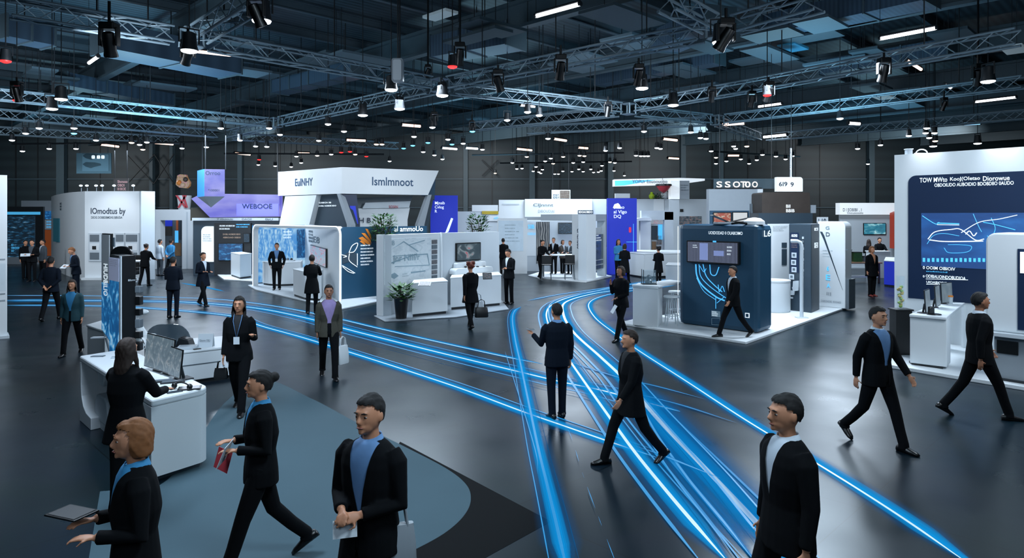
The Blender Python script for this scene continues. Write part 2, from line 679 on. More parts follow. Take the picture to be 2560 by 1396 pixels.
        bmesh.ops.delete(bm, geom=kill, context='FACES')
        bm.to_mesh(me)
        bm.free()
    put('hair', hm, hairm, cut=cuth, vx=.0085, it=1)
    if face:
        for sx in (-1, 1):
            e = MB().ell((sx * .031, -.089, 1.642), (.0125, .007, .0062), 10, 7)
            eo = put('eye', e, 'eye_white', fused=False)
            put('iris', MB().ell((sx * .031, -.0965, 1.642), (.006, .003, .006), 8, 6), 'iris', fused=False, parent=eo)
            put('eyebrow', MB().tube([(sx * .014, -.107, 1.664), (sx * .032, -.107, 1.669), (sx * .05, -.096, 1.663)], [.003, .0042, .002], 6), hairm, fused=False)
        put('lips', MB().tube([(-.024, -.103, 1.577), (0, -.1115, 1.578), (.024, -.103, 1.577)], [.003, .0068, .003], 8, flat=.8), 'lip', fused=False)
    if badge:
        b = MB().box((0.0, -.158, 1.12), (.085, .004, .11))
        bo = put('badge', b, 'paper', fused=False, smooth=False)
        st = MB().tube([(-.06, -.06, 1.485), (-.055, -.125, 1.40), (-.006, -.158, 1.18)], [.005] * 3, 5).tube([(.06, -.06, 1.485), (.055, -.125, 1.40), (.006, -.158, 1.18)], [.005] * 3, 5)
        put('lanyard', st, 'shirt_blue', fused=False, parent=bo)
    t.location = (foot[0], foot[1], z)
    t.rotation_euler = (0, 0, math.radians(yaw))
    rot = MX.Rotation(math.radians(yaw), 3, 'Z')
    info = []
    for wr, fd, pn, sd in hands:
        p = wr + fd * .09
        if la:
            w = max(sst(.86, 1.12, p.z), sst(.16, .24, abs(p.x)) * sst(.55, .75, p.z))
            p = MX.Rotation(la * w, 3, 'X') @ (p - V((0, 0, .95))) + V((0, 0, .95))
        info.append((rot @ ((p - V((0, 0, low))) * s) + t.location, rot @ fd, rot @ pn, rot @ sd))
    return t, info


def sheet(info, label, w=.2, h=.28, m='paper', name='paper_sheet', cat='paper', tilt=.5, th=.004, drop=.0):
    p, fd, pn, sd = info
    z = V((0, 0, 1))
    right = V((fd.x, fd.y, 0)).cross(z)
    right = right.normalized() if right.length > .05 else V((1, 0, 0))
    up = (z - right * z.dot(right)).normalized()
    nrm = right.cross(up)
    up = (up + nrm * tilt).normalized()
    nrm = right.cross(up)
    mb = MB().box(p + pn * .025 + V((0, 0, drop)), (w, h, th), MX((right, up, nrm)).transposed())
    return tag(obj(name, mb, MATS[m]), label, cat)


def bag(p, label, m='black', w=.34, h=.28, d=.12, yaw=0., strap=.16, name='handbag', cat='bag'):
    rot = MX.Rotation(math.radians(yaw), 3, 'Z')
    b = V(p) - V((0, 0, strap + h))
    t = thing(name, label, cat, b)
    mb = MB()
    mb.loft([[rot @ q + b for q in oval(zz, rx, ry, n=16, p=5)] for zz, rx, ry in ((0, w / 2 * .9, d / 2), (.02, w / 2, d / 2 * 1.05), (h * .6, w / 2 * .95, d / 2), (h, w / 2 * .85, d / 4))])
    obj('pouch', mb, MATS[m], t, smooth=True)
    for sy in (-1, 1):
        pts = [b + rot @ V((-w * .28, sy * d * .2, h - .02)), b + rot @ V((-w * .2, sy * d * .12, h + strap * .8)), b + rot @ V((0, sy * .01, h + strap)), b + rot @ V((w * .2, sy * d * .12, h + strap * .8)), b + rot @ V((w * .28, sy * d * .2, h - .02))]
        obj('handle', MB().tube(pts, .009, 6), MATS[m], t, smooth=True)
    return t
# ------------------------------------------------------------------ hall shell
ROOF, BACK = 10.5, 62.0
U2 = V((math.sin(math.radians(45)), math.cos(math.radians(45)), 0))     # hall grid, towards far right
W2 = V((-U2.y, U2.x, 0))                                                # towards far left


def floor_mat():
    m = bpy.data.materials.new('floor_concrete')
    m.use_nodes = True
    nt = m.node_tree
    b = nt.nodes['Principled BSDF']
    tc = nt.nodes.new('ShaderNodeTexCoord')
    mp = nt.nodes.new('ShaderNodeMapping')
    mp.inputs['Rotation'].default_value = (0, 0, math.radians(45))
    br = nt.nodes.new('ShaderNodeTexBrick')
    br.offset = .0
    br.inputs['Scale'].default_value = 1
    br.inputs['Brick Width'].default_value = 2.4
    br.inputs['Row Height'].default_value = 2.4
    br.inputs['Mortar Size'].default_value = .006
    br.inputs['Color1'].default_value = col('#111f28')
    br.inputs['Color2'].default_value = col('#13232d')
    br.inputs['Mortar'].default_value = col('#080d11')
    n1 = nt.nodes.new('ShaderNodeTexNoise')
    n1.inputs['Scale'].default_value = .9
    n1.inputs['Detail'].default_value = 8
    n2 = nt.nodes.new('ShaderNodeTexNoise')
    n2.inputs['Scale'].default_value = 14
    n2.inputs['Detail'].default_value = 6
    mx = nt.nodes.new('ShaderNodeMix')
    mx.data_type = 'RGBA'
    mx.blend_type = 'MULTIPLY'
    mx.inputs[0].default_value = .6
    rp = nt.nodes.new('ShaderNodeMapRange')
    rp.inputs[3].default_value = .2
    rp.inputs[4].default_value = .42
    bp = nt.nodes.new('ShaderNodeBump')
    bp.inputs['Strength'].default_value = .05
    L = nt.links.new
    L(tc.outputs['Object'], mp.inputs[0])
    L(mp.outputs[0], br.inputs['Vector'])
    L(tc.outputs['Object'], n1.inputs['Vector'])
    L(tc.outputs['Object'], n2.inputs['Vector'])
    L(br.outputs['Color'], mx.inputs[6])
    L(n1.outputs['Color'], mx.inputs[7])
    L(mx.outputs[2], b.inputs['Base Color'])
    L(n1.outputs['Fac'], rp.inputs[0])
    L(rp.outputs[0], b.inputs['Roughness'])
    L(n2.outputs['Fac'], bp.inputs['Height'])
    L(bp.outputs[0], b.inputs['Normal'])
    b.inputs['Specular IOR Level'].default_value = .3
    b.inputs['Specular Tint'].default_value = (.62, .9, 1, 1)
    return m


FLOOR = floor_mat()
struct('floor', MB().box((0, 27, -.05), (120, 74, .1)), FLOOR)


def ribbed(name, c1, c2, scale, rough=.5, axis='X', rot=0., bump=.4):
    m = bpy.data.materials.new(name)
    m.use_nodes = True
    nt = m.node_tree
    b = nt.nodes['Principled BSDF']
    tc = nt.nodes.new('ShaderNodeTexCoord')
    mp = nt.nodes.new('ShaderNodeMapping')
    mp.inputs['Rotation'].default_value = (0, 0, rot)
    w = nt.nodes.new('ShaderNodeTexWave')
    w.bands_direction = axis
    w.inputs['Scale'].default_value = scale
    w.inputs['Distortion'].default_value = 0
    r = nt.nodes.new('ShaderNodeMix')
    r.data_type = 'RGBA'
    r.inputs[6].default_value = col(c1)
    r.inputs[7].default_value = col(c2)
    bp = nt.nodes.new('ShaderNodeBump')
    bp.inputs['Strength'].default_value = bump
    L = nt.links.new
    L(tc.outputs['Object'], mp.inputs[0])
    L(mp.outputs[0], w.inputs['Vector'])
    L(w.outputs['Fac'], r.inputs[0])
    L(r.outputs[2], b.inputs['Base Color'])
    L(w.outputs['Fac'], bp.inputs['Height'])
    L(bp.outputs[0], b.inputs['Normal'])
    b.inputs['Roughness'].default_value = rough
    MATS[name] = m
    return m


ribbed('roof_deck', '#1c2a33', '#31444f', 1.1, rot=math.radians(45), bump=.6)
ribbed('hall_cladding', '#243036', '#2a383e', .35, axis='Z', bump=.15)
ribbed('duct_metal', '#34485a', '#3f566a', 2.2, axis='X', rot=math.radians(45), bump=.3, rough=.4)
mat('beam', '#41545e', .5, noise=.1)
mat('beam2', '#3a4c57', .5, noise=.1)
struct('ceiling', MB().box((0, 30, ROOF + .1), (120, 64, .2)), MATS['roof_deck'])
struct('wall_back', MB().box((0, BACK + .15, ROOF / 2), (110, .3, ROOF)), MATS['hall_cladding'])
# vertical panel joints and columns on the back wall
cols = [('trim', 40, .12), ('trim', 95, .1), ('col', 160, .7), ('trim', 250, .1), ('col', 385, .3), ('col', 435, .28), ('trim', 505, .1), ('col', 605, .4), ('trim', 700, .12), ('col', 1165, .4),
        ('trim', 1230, .12), ('col', 1330, .5), ('trim', 1400, .1), ('col', 1525, .5), ('trim', 1600, .12), ('col', 1705, .45), ('trim', 1780, .1), ('col', 1800, .3), ('trim', 1870, .1), ('trim', 1990, .1), ('col', 2172, .5), ('trim', 2050, .1)]
for i, (k, x, w) in enumerate(cols):
    p = dp(x, HY, BACK)
    if k == 'trim':
        struct('trim_%d' % (i + 1), MB().box((p.x, BACK - .02, ROOF / 2), (w, .05, ROOF)), MATS['dark'])
    else:
        struct('hall_column', MB().box((p.x, BACK - .3, ROOF / 2), (w, .5, ROOF)), MATS['beam'])
for z in (3.6, 6.2):
    struct('trim_%d' % (40 + int(z)), MB().box((0, BACK - .06, z), (109, .1, .12)), MATS['beam2'])
# cross bracing between two columns
br = [(318, 385, 388, 460), (385, 435, 385, 460), (1205, 1245, 400, 440)]
for x0, x1, y0, y1 in br:
    t = thing('wind_brace', {318: 'dark steel cross brace on the back wall behind the white two-face booth', 385: 'dark steel cross brace on the back wall beside the purple hanging box', 1205: 'dark steel cross brace on the back wall beyond the shrub'}[x0], 'brace', dp((x0 + x1) / 2, y1, BACK - .7))
    for a, b in (((x0, y0), (x1, y1)), ((x0, y1), (x1, y0))):
        obj('brace_rod', MB().tube([dp(a[0], a[1], BACK - .7), dp(b[0], b[1], BACK - .7)], .05, 6), MATS['dark'], t)  # diagonals of the brace itself, clear of the wall


def clip(p, d, x0=-46, x1=46, y0=9, y1=BACK - .4):
    lo, hi = -1e9, 1e9
    for o, dd, a, b in ((p.x, d.x, x0, x1), (p.y, d.y, y0, y1)):
        s, e = sorted(((a - o) / dd, (b - o) / dd))
        lo, hi = max(lo, s), min(hi, e)
    return (lo, hi) if hi - lo > 4 else None


def ibeam(p, q, w, h, zt):
    d = (q - p).normalized()
    s = d.cross(V((0, 0, 1)))
    mb = MB()
    prof = [(-w, 0), (w, 0), (w, -.12 * h), (.12 * w, -.12 * h), (.12 * w, -.88 * h), (w, -.88 * h), (w, -h), (-w, -h), (-w, -.88 * h), (-.12 * w, -.88 * h), (-.12 * w, -.12 * h), (-w, -.12 * h)]
    mb.prism([p + s * a + V((0, 0, zt + b)) for a, b in prof], q - p)
    return mb


c0 = V((0, 32, 0))
for k in range(-7, 8):
    p = c0 + U2 * (k * 7.6 + 1.5)
    r = clip(p, W2)
    if r:
        struct('ceiling_girder', ibeam(p + W2 * r[0], p + W2 * r[1], .17, .95, ROOF - .35), MATS['beam'])
for k in range(-17, 18):
    p = c0 + W2 * (k * 3.1)
    r = clip(p, U2)
    if r:
        struct('ceiling_purlin', ibeam(p + U2 * r[0], p + U2 * r[1], .08, .34, ROOF), MATS['beam2'])
# ---- ventilation ducts
ducts = [((255, 130), (575, 190), 8.3, 1.5, .9, 'broad grey ventilation duct under the roof near the first truss corner'),
         ((1930, 95), (2330, 10), 9.2, 1.3, .7, 'grey ventilation duct running towards the bright tube lamp'),
         ((0, 95), (120, 118), 8.6, 1.0, .7, 'blue-grey ventilation duct passing behind the upper truss'),
         ((1100, 150), (1290, 118), 8.8, 1.2, .8, 'dark ventilation duct above the black moving head at the central truss'),
         ((1660, 130), (1800, 70), 9.0, 1.2, .7, 'dark blue duct section above the long truss'),
         ((900, 190), (700, 235), 8.8, .9, .6, 'grey duct between the purlins above the truss corner'),
         ((2060, 190), (2380, 140), 8.9, 1.0, .6, 'grey duct running beside the roof girder'),
         ((1500, 215), (1800, 160), 9.2, .8, .5, 'slim dark duct crossing above the flood lamps'),
         ((150, 215), (420, 265), 8.7, .9, .6, 'slim dark duct above the second truss')]
for a, b, z, w, h, lab in ducts:
    p, q = at(*a, z), at(*b, z)
    d = (q - p).normalized()
    s = d.cross(V((0, 0, 1))).normalized()
    t = thing('ventilation_duct', lab, 'duct', p)
    mb = MB()
    mb.prism([p + s * x * w / 2 + V((0, 0, y * h)) for x, y in ((-1, 0), (1, 0), (1, 1), (-1, 1))], q - p)
    obj('duct_body', mb, MATS['duct_metal'], t)
    n = max(2, int((q - p).length / 1.6))
    for k in range(n + 1):
        c = p + (q - p) * k / n
        f = MB().prism([c - d * .03 + s * x * (w / 2 + .04) + V((0, 0, y)) for x, y in ((-1, -.04), (1, -.04), (1, h + .04), (-1, h + .04))], d * .06)
        obj('flange', f, MATS['beam'], t)
    for k in range(1, n, 2):
        c = p + (q - p) * k / n
        obj('hanger', MB().tube([c + V((0, 0, h)), V((c.x, c.y, ROOF))], .02, 5), MATS['dark'], t)
TUBES = [(1340, 40, 1450, 10, 'w', 'long bright white tube lamp high above the hall centre'), (2200, 97, 2342, 70, 'w', 'longest bright white tube lamp beside the roof girder'), (2438, 255, 2541, 243, 'w', 'white tube lamp over the tall navy board booth'),
         (1895, 267, 1955, 259, 'w', 'white tube lamp below the second truss line above the dark screen booth'), (1805, 312, 1863, 308, 'p', 'pale warm tube lamp over the glowing letter sign'), (1908, 343, 1968, 337, 'w', 'white tube lamp just before the truss end over the white small sign'),
         (487, 128, 577, 138, 'p', 'warm tube lamp beside the first truss joint'), (1585, 252, 1660, 241, 'b', 'bluish tube lamp between two large spotlights'), (1300, 263, 1338, 267, 'w', 'white tube lamp under the truss between the two joints'),
         (1003, 312, 1052, 316, 'p', 'warm tube lamp beyond the central joint'), (865, 350, 915, 352, 'p', 'warm tube lamp over the big white fascia'), (250, 361, 297, 367, 'p', 'warm tube lamp beside the hanging picture banner'),
         (385, 357, 434, 361, 'p', 'warm tube lamp before the wall columns'), (585, 383, 626, 387, 'p', 'warm tube lamp over the purple hanging box'), (742, 383, 775, 384, 'p', 'short warm tube lamp near the white fascia end'),
         (1104, 370, 1143, 373, 'p', 'warm tube lamp to one side of the white fascia tip'), (1163, 370, 1195, 372, 'p', 'next short warm tube lamp beyond the white fascia tip'), (1290, 372, 1330, 376, 'p', 'warm tube lamp above the spotlight cluster'),
         (1383, 347, 1416, 352, 'p', 'warm tube lamp high above the spotlight cluster'), (1444, 369, 1470, 371, 'p', 'short warm tube lamp above the blue banner'), (1656, 347, 1693, 351, 'p', 'warm tube lamp above the white canopy sign'),
         (1669, 395, 1697, 397, 'p', 'low warm tube lamp right over the white canopy sign'), (1818, 389, 1850, 389, 'p', 'pinkish tube lamp over the grey tower'), (2265, 150, 2303, 174, 'p', 'pinkish tube lamp end-on beside the roof girder'),
         (2120, 308, 2150, 310, 'w', 'short white tube lamp below the third truss line'), (2408, 310, 2452, 308, 'b', 'bluish tube lamp behind the tall navy board booth'), (222, 158, 246, 141, 'w', 'short bright tube lamp below the grey duct'), (2360, 212, 2378, 220, 'w', 'small bright tube lamp at the girder bend')]
# ---- hanging panels
mat('baffle', '#33454f', .6, noise=.1)
mat('baffle_light', '#4c616d', .6, noise=.1)
mat('baffle_teal', '#2c6f8e', .5, emit=.1, ec='#2c88b4')
mat('baffle_pale', '#9fb3bd', .5, emit=.16, ec='#b8d0dc')
rp = random.Random(3)
spots = []
for k in range(72):
    spots.append((rp.uniform(20, 2540), rp.choice([rp.uniform(150, 330), rp.uniform(40, 230)]), rp.uniform(8.4, 9.5), rp.choice(['baffle', 'baffle', 'baffle', 'baffle_light', 'baffle_light', 'baffle_light', 'baffle', 'baffle', 'baffle_teal', 'baffle_pale'])))
for x, y, z, m in spots:
    p = at(x, y, z)
    if p.y > 52 or any(abs(x - (q[0] + q[2]) / 2) < 70 and abs(y - (q[1] + q[3]) / 2) < 60 for q in TUBES):
        continue
    w, l = rp.uniform(.35, .8), rp.uniform(.6, 1.5)
    if m in ('baffle_teal', 'baffle_pale'):
        w, l = w * .6, l * .6
    d, s = (U2, W2) if rp.random() < .6 else (W2, U2)
    nm = {'baffle': 'dark slate', 'baffle_light': 'grey', 'baffle_teal': 'teal-blue', 'baffle_pale': 'pale'}[m]
    t = thing('ceiling_panel', '%s rectangular panel hung between the roof beams' % nm, 'ceiling panel', p, '%s panels under the roof' % nm)
    mb = MB().prism([p + d * a * l + s * b * w for a, b in ((-1, -1), (1, -1), (1, 1), (-1, 1))], (0, 0, .09))
    obj('board', mb, MATS[m], t)
    for a in (-.7, .7):
        c = p + d * a * l
        obj('hanger', MB().tube([c + V((0, 0, .09)), V((c.x, c.y, ROOF))], .012, 4), MATS['dark'], t)
# ---- trusses
TZ = 7.0


def truss(a, b, label, z=TZ, w=.36):
    p, q = a, b
    p = V((p.x, p.y, z))
    q = V((q.x, q.y, z))
    d = (q - p).normalized()
    p, q = p + d * .42, q - d * .42
    L = (q - p).length
    s = d.cross(V((0, 0, 1))).normalized()
    up = V((0, 0, 1))
    t = thing('lighting_truss', label, 'truss', (p + q) / 2)
    cn = [s * x * w / 2 + up * y * w / 2 for x, y in ((-1, -1), (1, -1), (1, 1), (-1, 1))]
    for c in cn:
        obj('chord', MB().tube([p + c, q + c], .032, 8), MATS['truss'], t, smooth=True)
    lace = MB()
    n = int(L / .42)
    for f in range(4):
        c1, c2 = cn[f], cn[(f + 1) % 4]
        for k in range(n):
            u, v = p + (q - p) * k / n, p + (q - p) * (k + 1) / n
            lace.tube([u + (c1 if k % 2 else c2), v + (c2 if k % 2 else c1)], .014, 4, caps=False)
    obj('lattice', lace, MATS['truss'], t)
    for k in range(3):
        c = p + (q - p) * (k + .5) / 3
        obj('hanger', MB().tube([c + V((0, 0, w / 2)), V((c.x, c.y, ROOF))], .018, 5), MATS['dark'], t)
    return t


def tl(x, y):
    return at(x, y, TZ)


for a, b, lab in [((-40, 8), (478, 96), 'silver box truss in the upper corner ending at the first truss joint'),
                  ((482, 97), (1098, 212), 'silver box truss between the first joint and the central joint'),
                  ((484, 95), (655, -14), 'silver box truss climbing from the first joint towards the viewer'),
                  ((-40, 233), (690, 308), 'silver box truss second from the front over the white two-face booth'),
                  ((-40, 281), (560, 337), 'silver box truss third from the front ending at the low joint'),
                  ((565, 338), (690, 308), 'short silver truss linking the two joints above the purple fascia'),
                  ((694, 306), (1098, 216), 'silver box truss from the side joint to the central joint'),
                  ((1104, 212), (1795, 74), 'silver box truss rising from the central joint past the moving heads'),
                  ((1800, 73), (2100, -12), 'silver box truss continuing above the black moving head near the roof duct'),
                  ((1640, -12), (1796, 70), 'silver box truss coming down from the roof edge to the upper joint'),
                  ((1104, 218), (1568, 272), 'silver box truss running on from the central joint to the far joint'),
                  ((1175, 318), (1566, 276), 'silver box truss from the far joint back over the meeting stand'),
                  ((1574, 270), (2600, 82), 'long silver box truss above the wide tube lamps'),
                  ((1575, 276), (1790, 300), 'short silver truss beyond the far joint'),
                  ((1300, 326), (1790, 302), 'silver box truss over the spotlight cluster'),
                  ((1795, 300), (2600, 200), 'silver box truss above the dark screen booth'),
                  ((1900, 345), (2600, 283), 'silver box truss ending above the tall navy board booth'),
                  ((1790, 303), (1900, 344), 'short silver truss linking two lines over the grey tower'),
                  ((-40, 325), (470, 352), 'far silver truss low over the back wall'),
                  ((560, 340), (1010, 366), 'far silver truss over the big white fascia booth')]:
    truss(tl(*a), tl(*b), lab)
for x, y, lab in ((480, 96, 'steel corner block joining the first three trusses'), (1101, 214, 'steel corner block at the central crossing of four trusses'), (690, 307, 'steel corner block above the purple fascia'),
                  (1571, 273, 'steel corner block at the far crossing of trusses'), (1797, 73, 'steel corner block joining trusses beside the roof duct'), (1793, 301, 'steel corner block over the grey tower')):
    p = tl(x, y)
    t = thing('truss_joint', lab, 'truss joint', p - V((0, 0, .2)))
    rz = MX.Rotation(PI / 4, 3, 'Z')
    for sx in (-1, 1):
        for sy in (-1, 1):
            obj('post', MB().tube([p + rz @ V((sx * .2, sy * .2, -.21)), p + rz @ V((sx * .2, sy * .2, .21))], .035, 8), MATS['truss'], t)
    for zz in (-.2, .2):
        obj('plate', MB().box(p + V((0, 0, zz)), (.46, .46, .02), rz), MATS['truss'], t)
# thin lighting bars far away, holding the rows of spotlights
for i, (a, b, lab) in enumerate([((1180, 388), (1560, 382), 'thin black lighting bar over the meeting stand'), ((560, 384), (960, 386), 'thin black lighting bar over the big white fascia'), ((1770, 378), (2000, 392), 'thin black lighting bar over the grey tower'),
                                 ((30, 360), (560, 356), 'thin black lighting bar before the back wall'), ((1250, 408), (1580, 404), 'second thin black lighting bar over the blue banner')]):
    z = 6.7
    p, q = at(*a, z), at(*b, z)
    t = thing('lighting_bar', lab, 'lighting bar', (p + q) / 2)
    obj('bar', MB().tube([p, q], .05, 8), MATS['dark'], t)
    for k in range(4):
        c = p + (q - p) * (k + .5) / 4
        obj('hanger', MB().tube([c, V((c.x, c.y, ROOF))], .015, 5), MATS['dark'], t)


# ---- lamps
def spot_proto(lens, r, label, group):
    t = thing('spotlight', label, 'spotlight', (0, 0, 0), group)
    obj('housing', MB().lathe([(r * .35, r * 2.2), (r * .8, r * 2.0), (r * .9, r * .6), (r * 1.05, 0), (r * 1.05, -.02)], n=14), MATS['dark'], t, local=True, smooth=True)
    obj('lens', MB().lathe([(r * .98, -.025), (r * .9, -.05), (r * .4, -.075)], n=14), MATS[lens], t, local=True, smooth=True)
    obj('yoke', MB().tube([(-r * 1.15, 0, r * .8), (-r * 1.15, 0, r * 2.6), (r * 1.15, 0, r * 2.6), (r * 1.15, 0, r * .8)], r * .12, 6), MATS['dark'], t, local=True)
    obj('stem', MB().tube([(0, 0, r * 2.6), (0, 0, ROOF - 6.3)], .014, 5), MATS['dark'], t, local=True)
    return t


SP = {
    ('lens', 0): 'small bright white spotlight hanging over the booths below the far trusses',
    ('lens', 1): 'large glowing white spotlight hanging on a stem below the near trusses',
    ('lens_warm', 0): 'small warm white spotlight hanging over the booths below the far trusses',
    ('lens_blue', 0): 'small blue spotlight hanging among the white ones under the trusses',
    ('lens_red', 0): 'small red signal lamp hanging among the spotlights under the roof'}
PR = {k: spot_proto(k[0], .17 if k[1] else .115, v, ('large ' if k[1] else 'small ') + {'lens': 'white', 'lens_warm': 'warm', 'lens_blue': 'blue', 'lens_red': 'red'}[k[0]] + ' spotlights') for k, v in SP.items()}
USED = set()
W0 = '64,335 98,322 185,322 56,379 123,373 190,373 349,363 367,357 552,322 516,369 700,338 639,367 667,368 741,392 828,387 797,353 646,413 688,416 728,418 753,408 673,322 1081,320 1035,343 1206,375 1281,408 1370,348 1363,404 1377,397 1433,408 1458,406 1514,378 1549,371 1642,371 1651,373 1590,390 1602,391 1611,391 1620,391 1727,332 1751,346 1106,399 1086,389 1058,381 974,404 1292,423 1305,422 1333,429 1340,418 1347,431 1356,425 1352,434 1407,429 1430,430 1447,424 1458,430 1477,424 1484,432 1496,431 1503,428 1505,415 1537,408 1535,428 1561,440 1387,436 1396,436 1765,348 1834,367 1839,373 1778,379 1852,399 1892,401 1940,392 1964,399 1981,391 1906,388 1873,410 1816,404 1790,410 2144,373 2201,364 2317,322 2314,334 2336,334 2323,346 2170,411 2272,341 2100,298 1319,282 1268,302 1348,290 860,330 820,312 1610,330 1120,350 1158,360 600,352 455,372 240,352 30,352'
W1 = '153,250 130,274 654,56 473,130 1106,241 1605,223 1683,265 978,227 907,290 999,274 2470,206 1802,109 2333,367 2444,360'
WW = '329,358 793,390 941,362 955,362 888,387 1317,393 1383,410 1408,393 1461,391 1449,390 1525,406 2338,354 1238,434 1867,367 1790,395 357,375'
WB = '1181,330 1070,358 1032,365 185,335 1009,372 1130,362'
WR = '853,382 875,380 916,392 42,253 1131,169 1918,240 14,155 648,400'  # the far left one stands in for a red exit sign
for key, s in ((('lens', 0), W0), (('lens', 1), W1), (('lens_warm', 0), WW), (('lens_blue', 0), WB), (('lens_red', 0), WR)):
    for xy in s.split():
        x, y = map(float, xy.split(','))
        z = 6.3
        Y = (z - H) * F / (HY - y)
        if Y > 58:
            Y = 58
        p = dp(x, y, Y)
        o = PR[key] if key not in USED else copy_tree(PR[key])
        USED.add(key)
        o.location = p + V((0, 0, .05))
        o.rotation_euler.z = R.uniform(0, 3)
# tube lamps
for x0, y0, x1, y1, k, lab in TUBES:
    z = 7.9 if min(y0, y1) < 300 else 7.0
    Y0, Y1 = ((z - H) * F / (HY - yy) for yy in (y0, y1))
    p, q = dp(x0, y0, Y0), dp(x1, y1, Y1)
    if (q - p).length > 2.6:                # keep tubes of one size class
        q = p + (q - p) * 1.0
    t = thing('tube_lamp', lab, 'tube lamp', (p + q) / 2)
    r = .05 if z > 7.5 else .065
    e = (q - p).normalized()
    obj('tube', MB().tube([p, q], r, 10), MATS[{'w': 'tube_white', 'p': 'tube_warm', 'b': 'lens_blue'}[k]] if k != 'b' else mat('tube_blue', '#ffffff', .4, emit=1.6, ec='#8fd0ff'), t, smooth=True)
    obj('housing', MB().tube([p + V((0, 0, r * 1.3)), q + V((0, 0, r * 1.3))], r * .8, 6), MATS['dark'], t)
    for c in (p, q):
        obj('cap', MB().tube([c - e * .03 + V((0, 0, .01)), c + e * .03 + V((0, 0, .01))], r * 1.25, 8), MATS['dark'], t)
        obj('hanging_wire', MB().tube([c + V((0, 0, r)), V((c.x, c.y, ROOF))], .008, 4), MATS['dark'], t)


# black moving-head lamps
def moving_head(p, tilt, label, s=1.0):
    t = thing('moving_head_lamp', label, 'stage lamp', p)
    obj('base', MB().box(p + V((0, 0, .34 * s)), (.34 * s, .3 * s, .16 * s)), MATS['black'], t, bev=.02)
    for sx in (-1, 1):
        obj('yoke_arm', MB().box(p + V((sx * .19 * s, 0, .1 * s)), (.05 * s, .16 * s, .42 * s)), MATS['black'], t, bev=.015)
    rot = MX.Rotation(tilt, 3, 'Y') @ MX.Rotation(.4, 3, 'X')
    mb = MB()
    mb.loft([[p + rot @ V((r * s * math.cos(2 * PI * k / 14), r * s * math.sin(2 * PI * k / 14), z * s)) for k in range(14)] for r, z in ((.05, .22), (.12, .2), (.14, .0), (.13, -.2), (.15, -.3), (.15, -.34))])
    obj('head', mb, MATS['black'], t, smooth=True)
    mb = MB()
    mb.loft([[p + rot @ V((r * s * math.cos(2 * PI * k / 14), r * s * math.sin(2 * PI * k / 14), z * s)) for k in range(14)] for r, z in ((.13, -.343), (.05, -.36))])
    obj('lens', mb, MATS['chrome'], t, smooth=True)
    obj('hanging_clamp', MB().tube([p + V((0, 0, .42 * s)), V((p.x, p.y, TZ - .15 if p.z < TZ - .4 else ROOF))], .03, 6), MATS['black'], t)


for x, y, z, tl_, s, lab in [(273, 104, 6.1, .1, 1.5, 'large black cylinder stage lamp under the truss of the upper corner'), (470, 135, 6.3, .5, 1.3, 'black stage lamp tilted under the first truss joint'), (640, 32, 6.1, -.3, 1.2, 'black stage lamp beside the blue and white floodlights'),
                             (1150, 138, 7.6, .1, 1.6, 'tall black stage lamp above the red lamp at the central truss'), (1245, 205, 6.4, -.3, 1.4, 'black stage lamp tilted on the truss between the joints'), (1402, 172, 6.3, .1, 1.4, 'black stage lamp hanging upright from the rising truss'),
                             (1815, 92, 6.3, .5, 1.5, 'bulky black stage lamp under the upper joint'), (1597, 190, 6.4, .1, 1.3, 'black stage lamp above the big white spotlight'), (2210, 178, 6.4, .0, 1.4, 'black stage lamp hanging below the long truss'),
                             (1520, 275, 6.4, .1, 1.2, 'black stage lamp next to the far joint'), (1922, 232, 6.4, .2, 1.4, 'black stage lamp above the small red lamp'), (42, 232, 6.4, .0, 1.4, 'black stage lamp above the red lamp on the second truss'),
                             (1780, 238, 6.4, .0, 1.1, 'small black stage lamp under the long truss middle'), (1880, 250, 6.4, .1, 1.2, 'black stage lamp beside the red signal lamp'), (1070, 180, 7.4, .4, 1.0, 'small black stage lamp over the truss by the grey column speaker'),
                             (2445, 190, 6.9, -.2, 1.5, 'bulky black stage lamp above the large glowing spotlight'), (1086, 298, 6.4, 0, 1.2, 'slim black stage lamp below the far truss centre'), (2360, 262, 6.4, .2, 1.0, 'small black stage lamp beneath the third truss line'),
                             (1180, 315, 6.4, .3, 1.0, 'black stage lamp with blue glow beneath it')]:
    moving_head(at(x, y, z), tl_, lab, s * .55)
# line speaker on the central truss
p = at(993, 185, 6.6)
t = thing('loudspeaker', 'white rounded loudspeaker hanging from the truss near the central joint', 'loudspeaker', p)
obj('cabinet', MB().prism([p + V((a, 0, b)) for a, b in rrect(-.15, .15, -.2, .42, .06)], (0, .2, 0)), MATS['grey'], t)
obj('grille', MB().prism([p + V((a, -.02, b)) for a, b in rrect(-.11, .11, -.16, .38, .05)], (0, .02, 0)), MATS['white2'], t)
obj('hanger', MB().tube([p + V((0, .1, .4)), V((p.x, p.y + .1, ROOF))], .02, 5), MATS['dark'], t)


# ------------------------------------------------------------------ floor graphics and light trails
def spline(pts, n=8):
    pts = [V(p) for p in pts]
    P = [pts[0] * 2 - pts[1]] + pts + [pts[-1] * 2 - pts[-2]]
    out = []
    for i in range(1, len(P) - 2):
        for k in range(n):
            t = k / n
            a, b, c, d = P[i - 1:i + 3]
            out.append(.5 * ((2 * b) + (c - a) * t + (2 * a - 5 * b + 4 * c - d) * t * t + (3 * b - a - 3 * c + d) * t ** 3))
    return out + [pts[-1]]


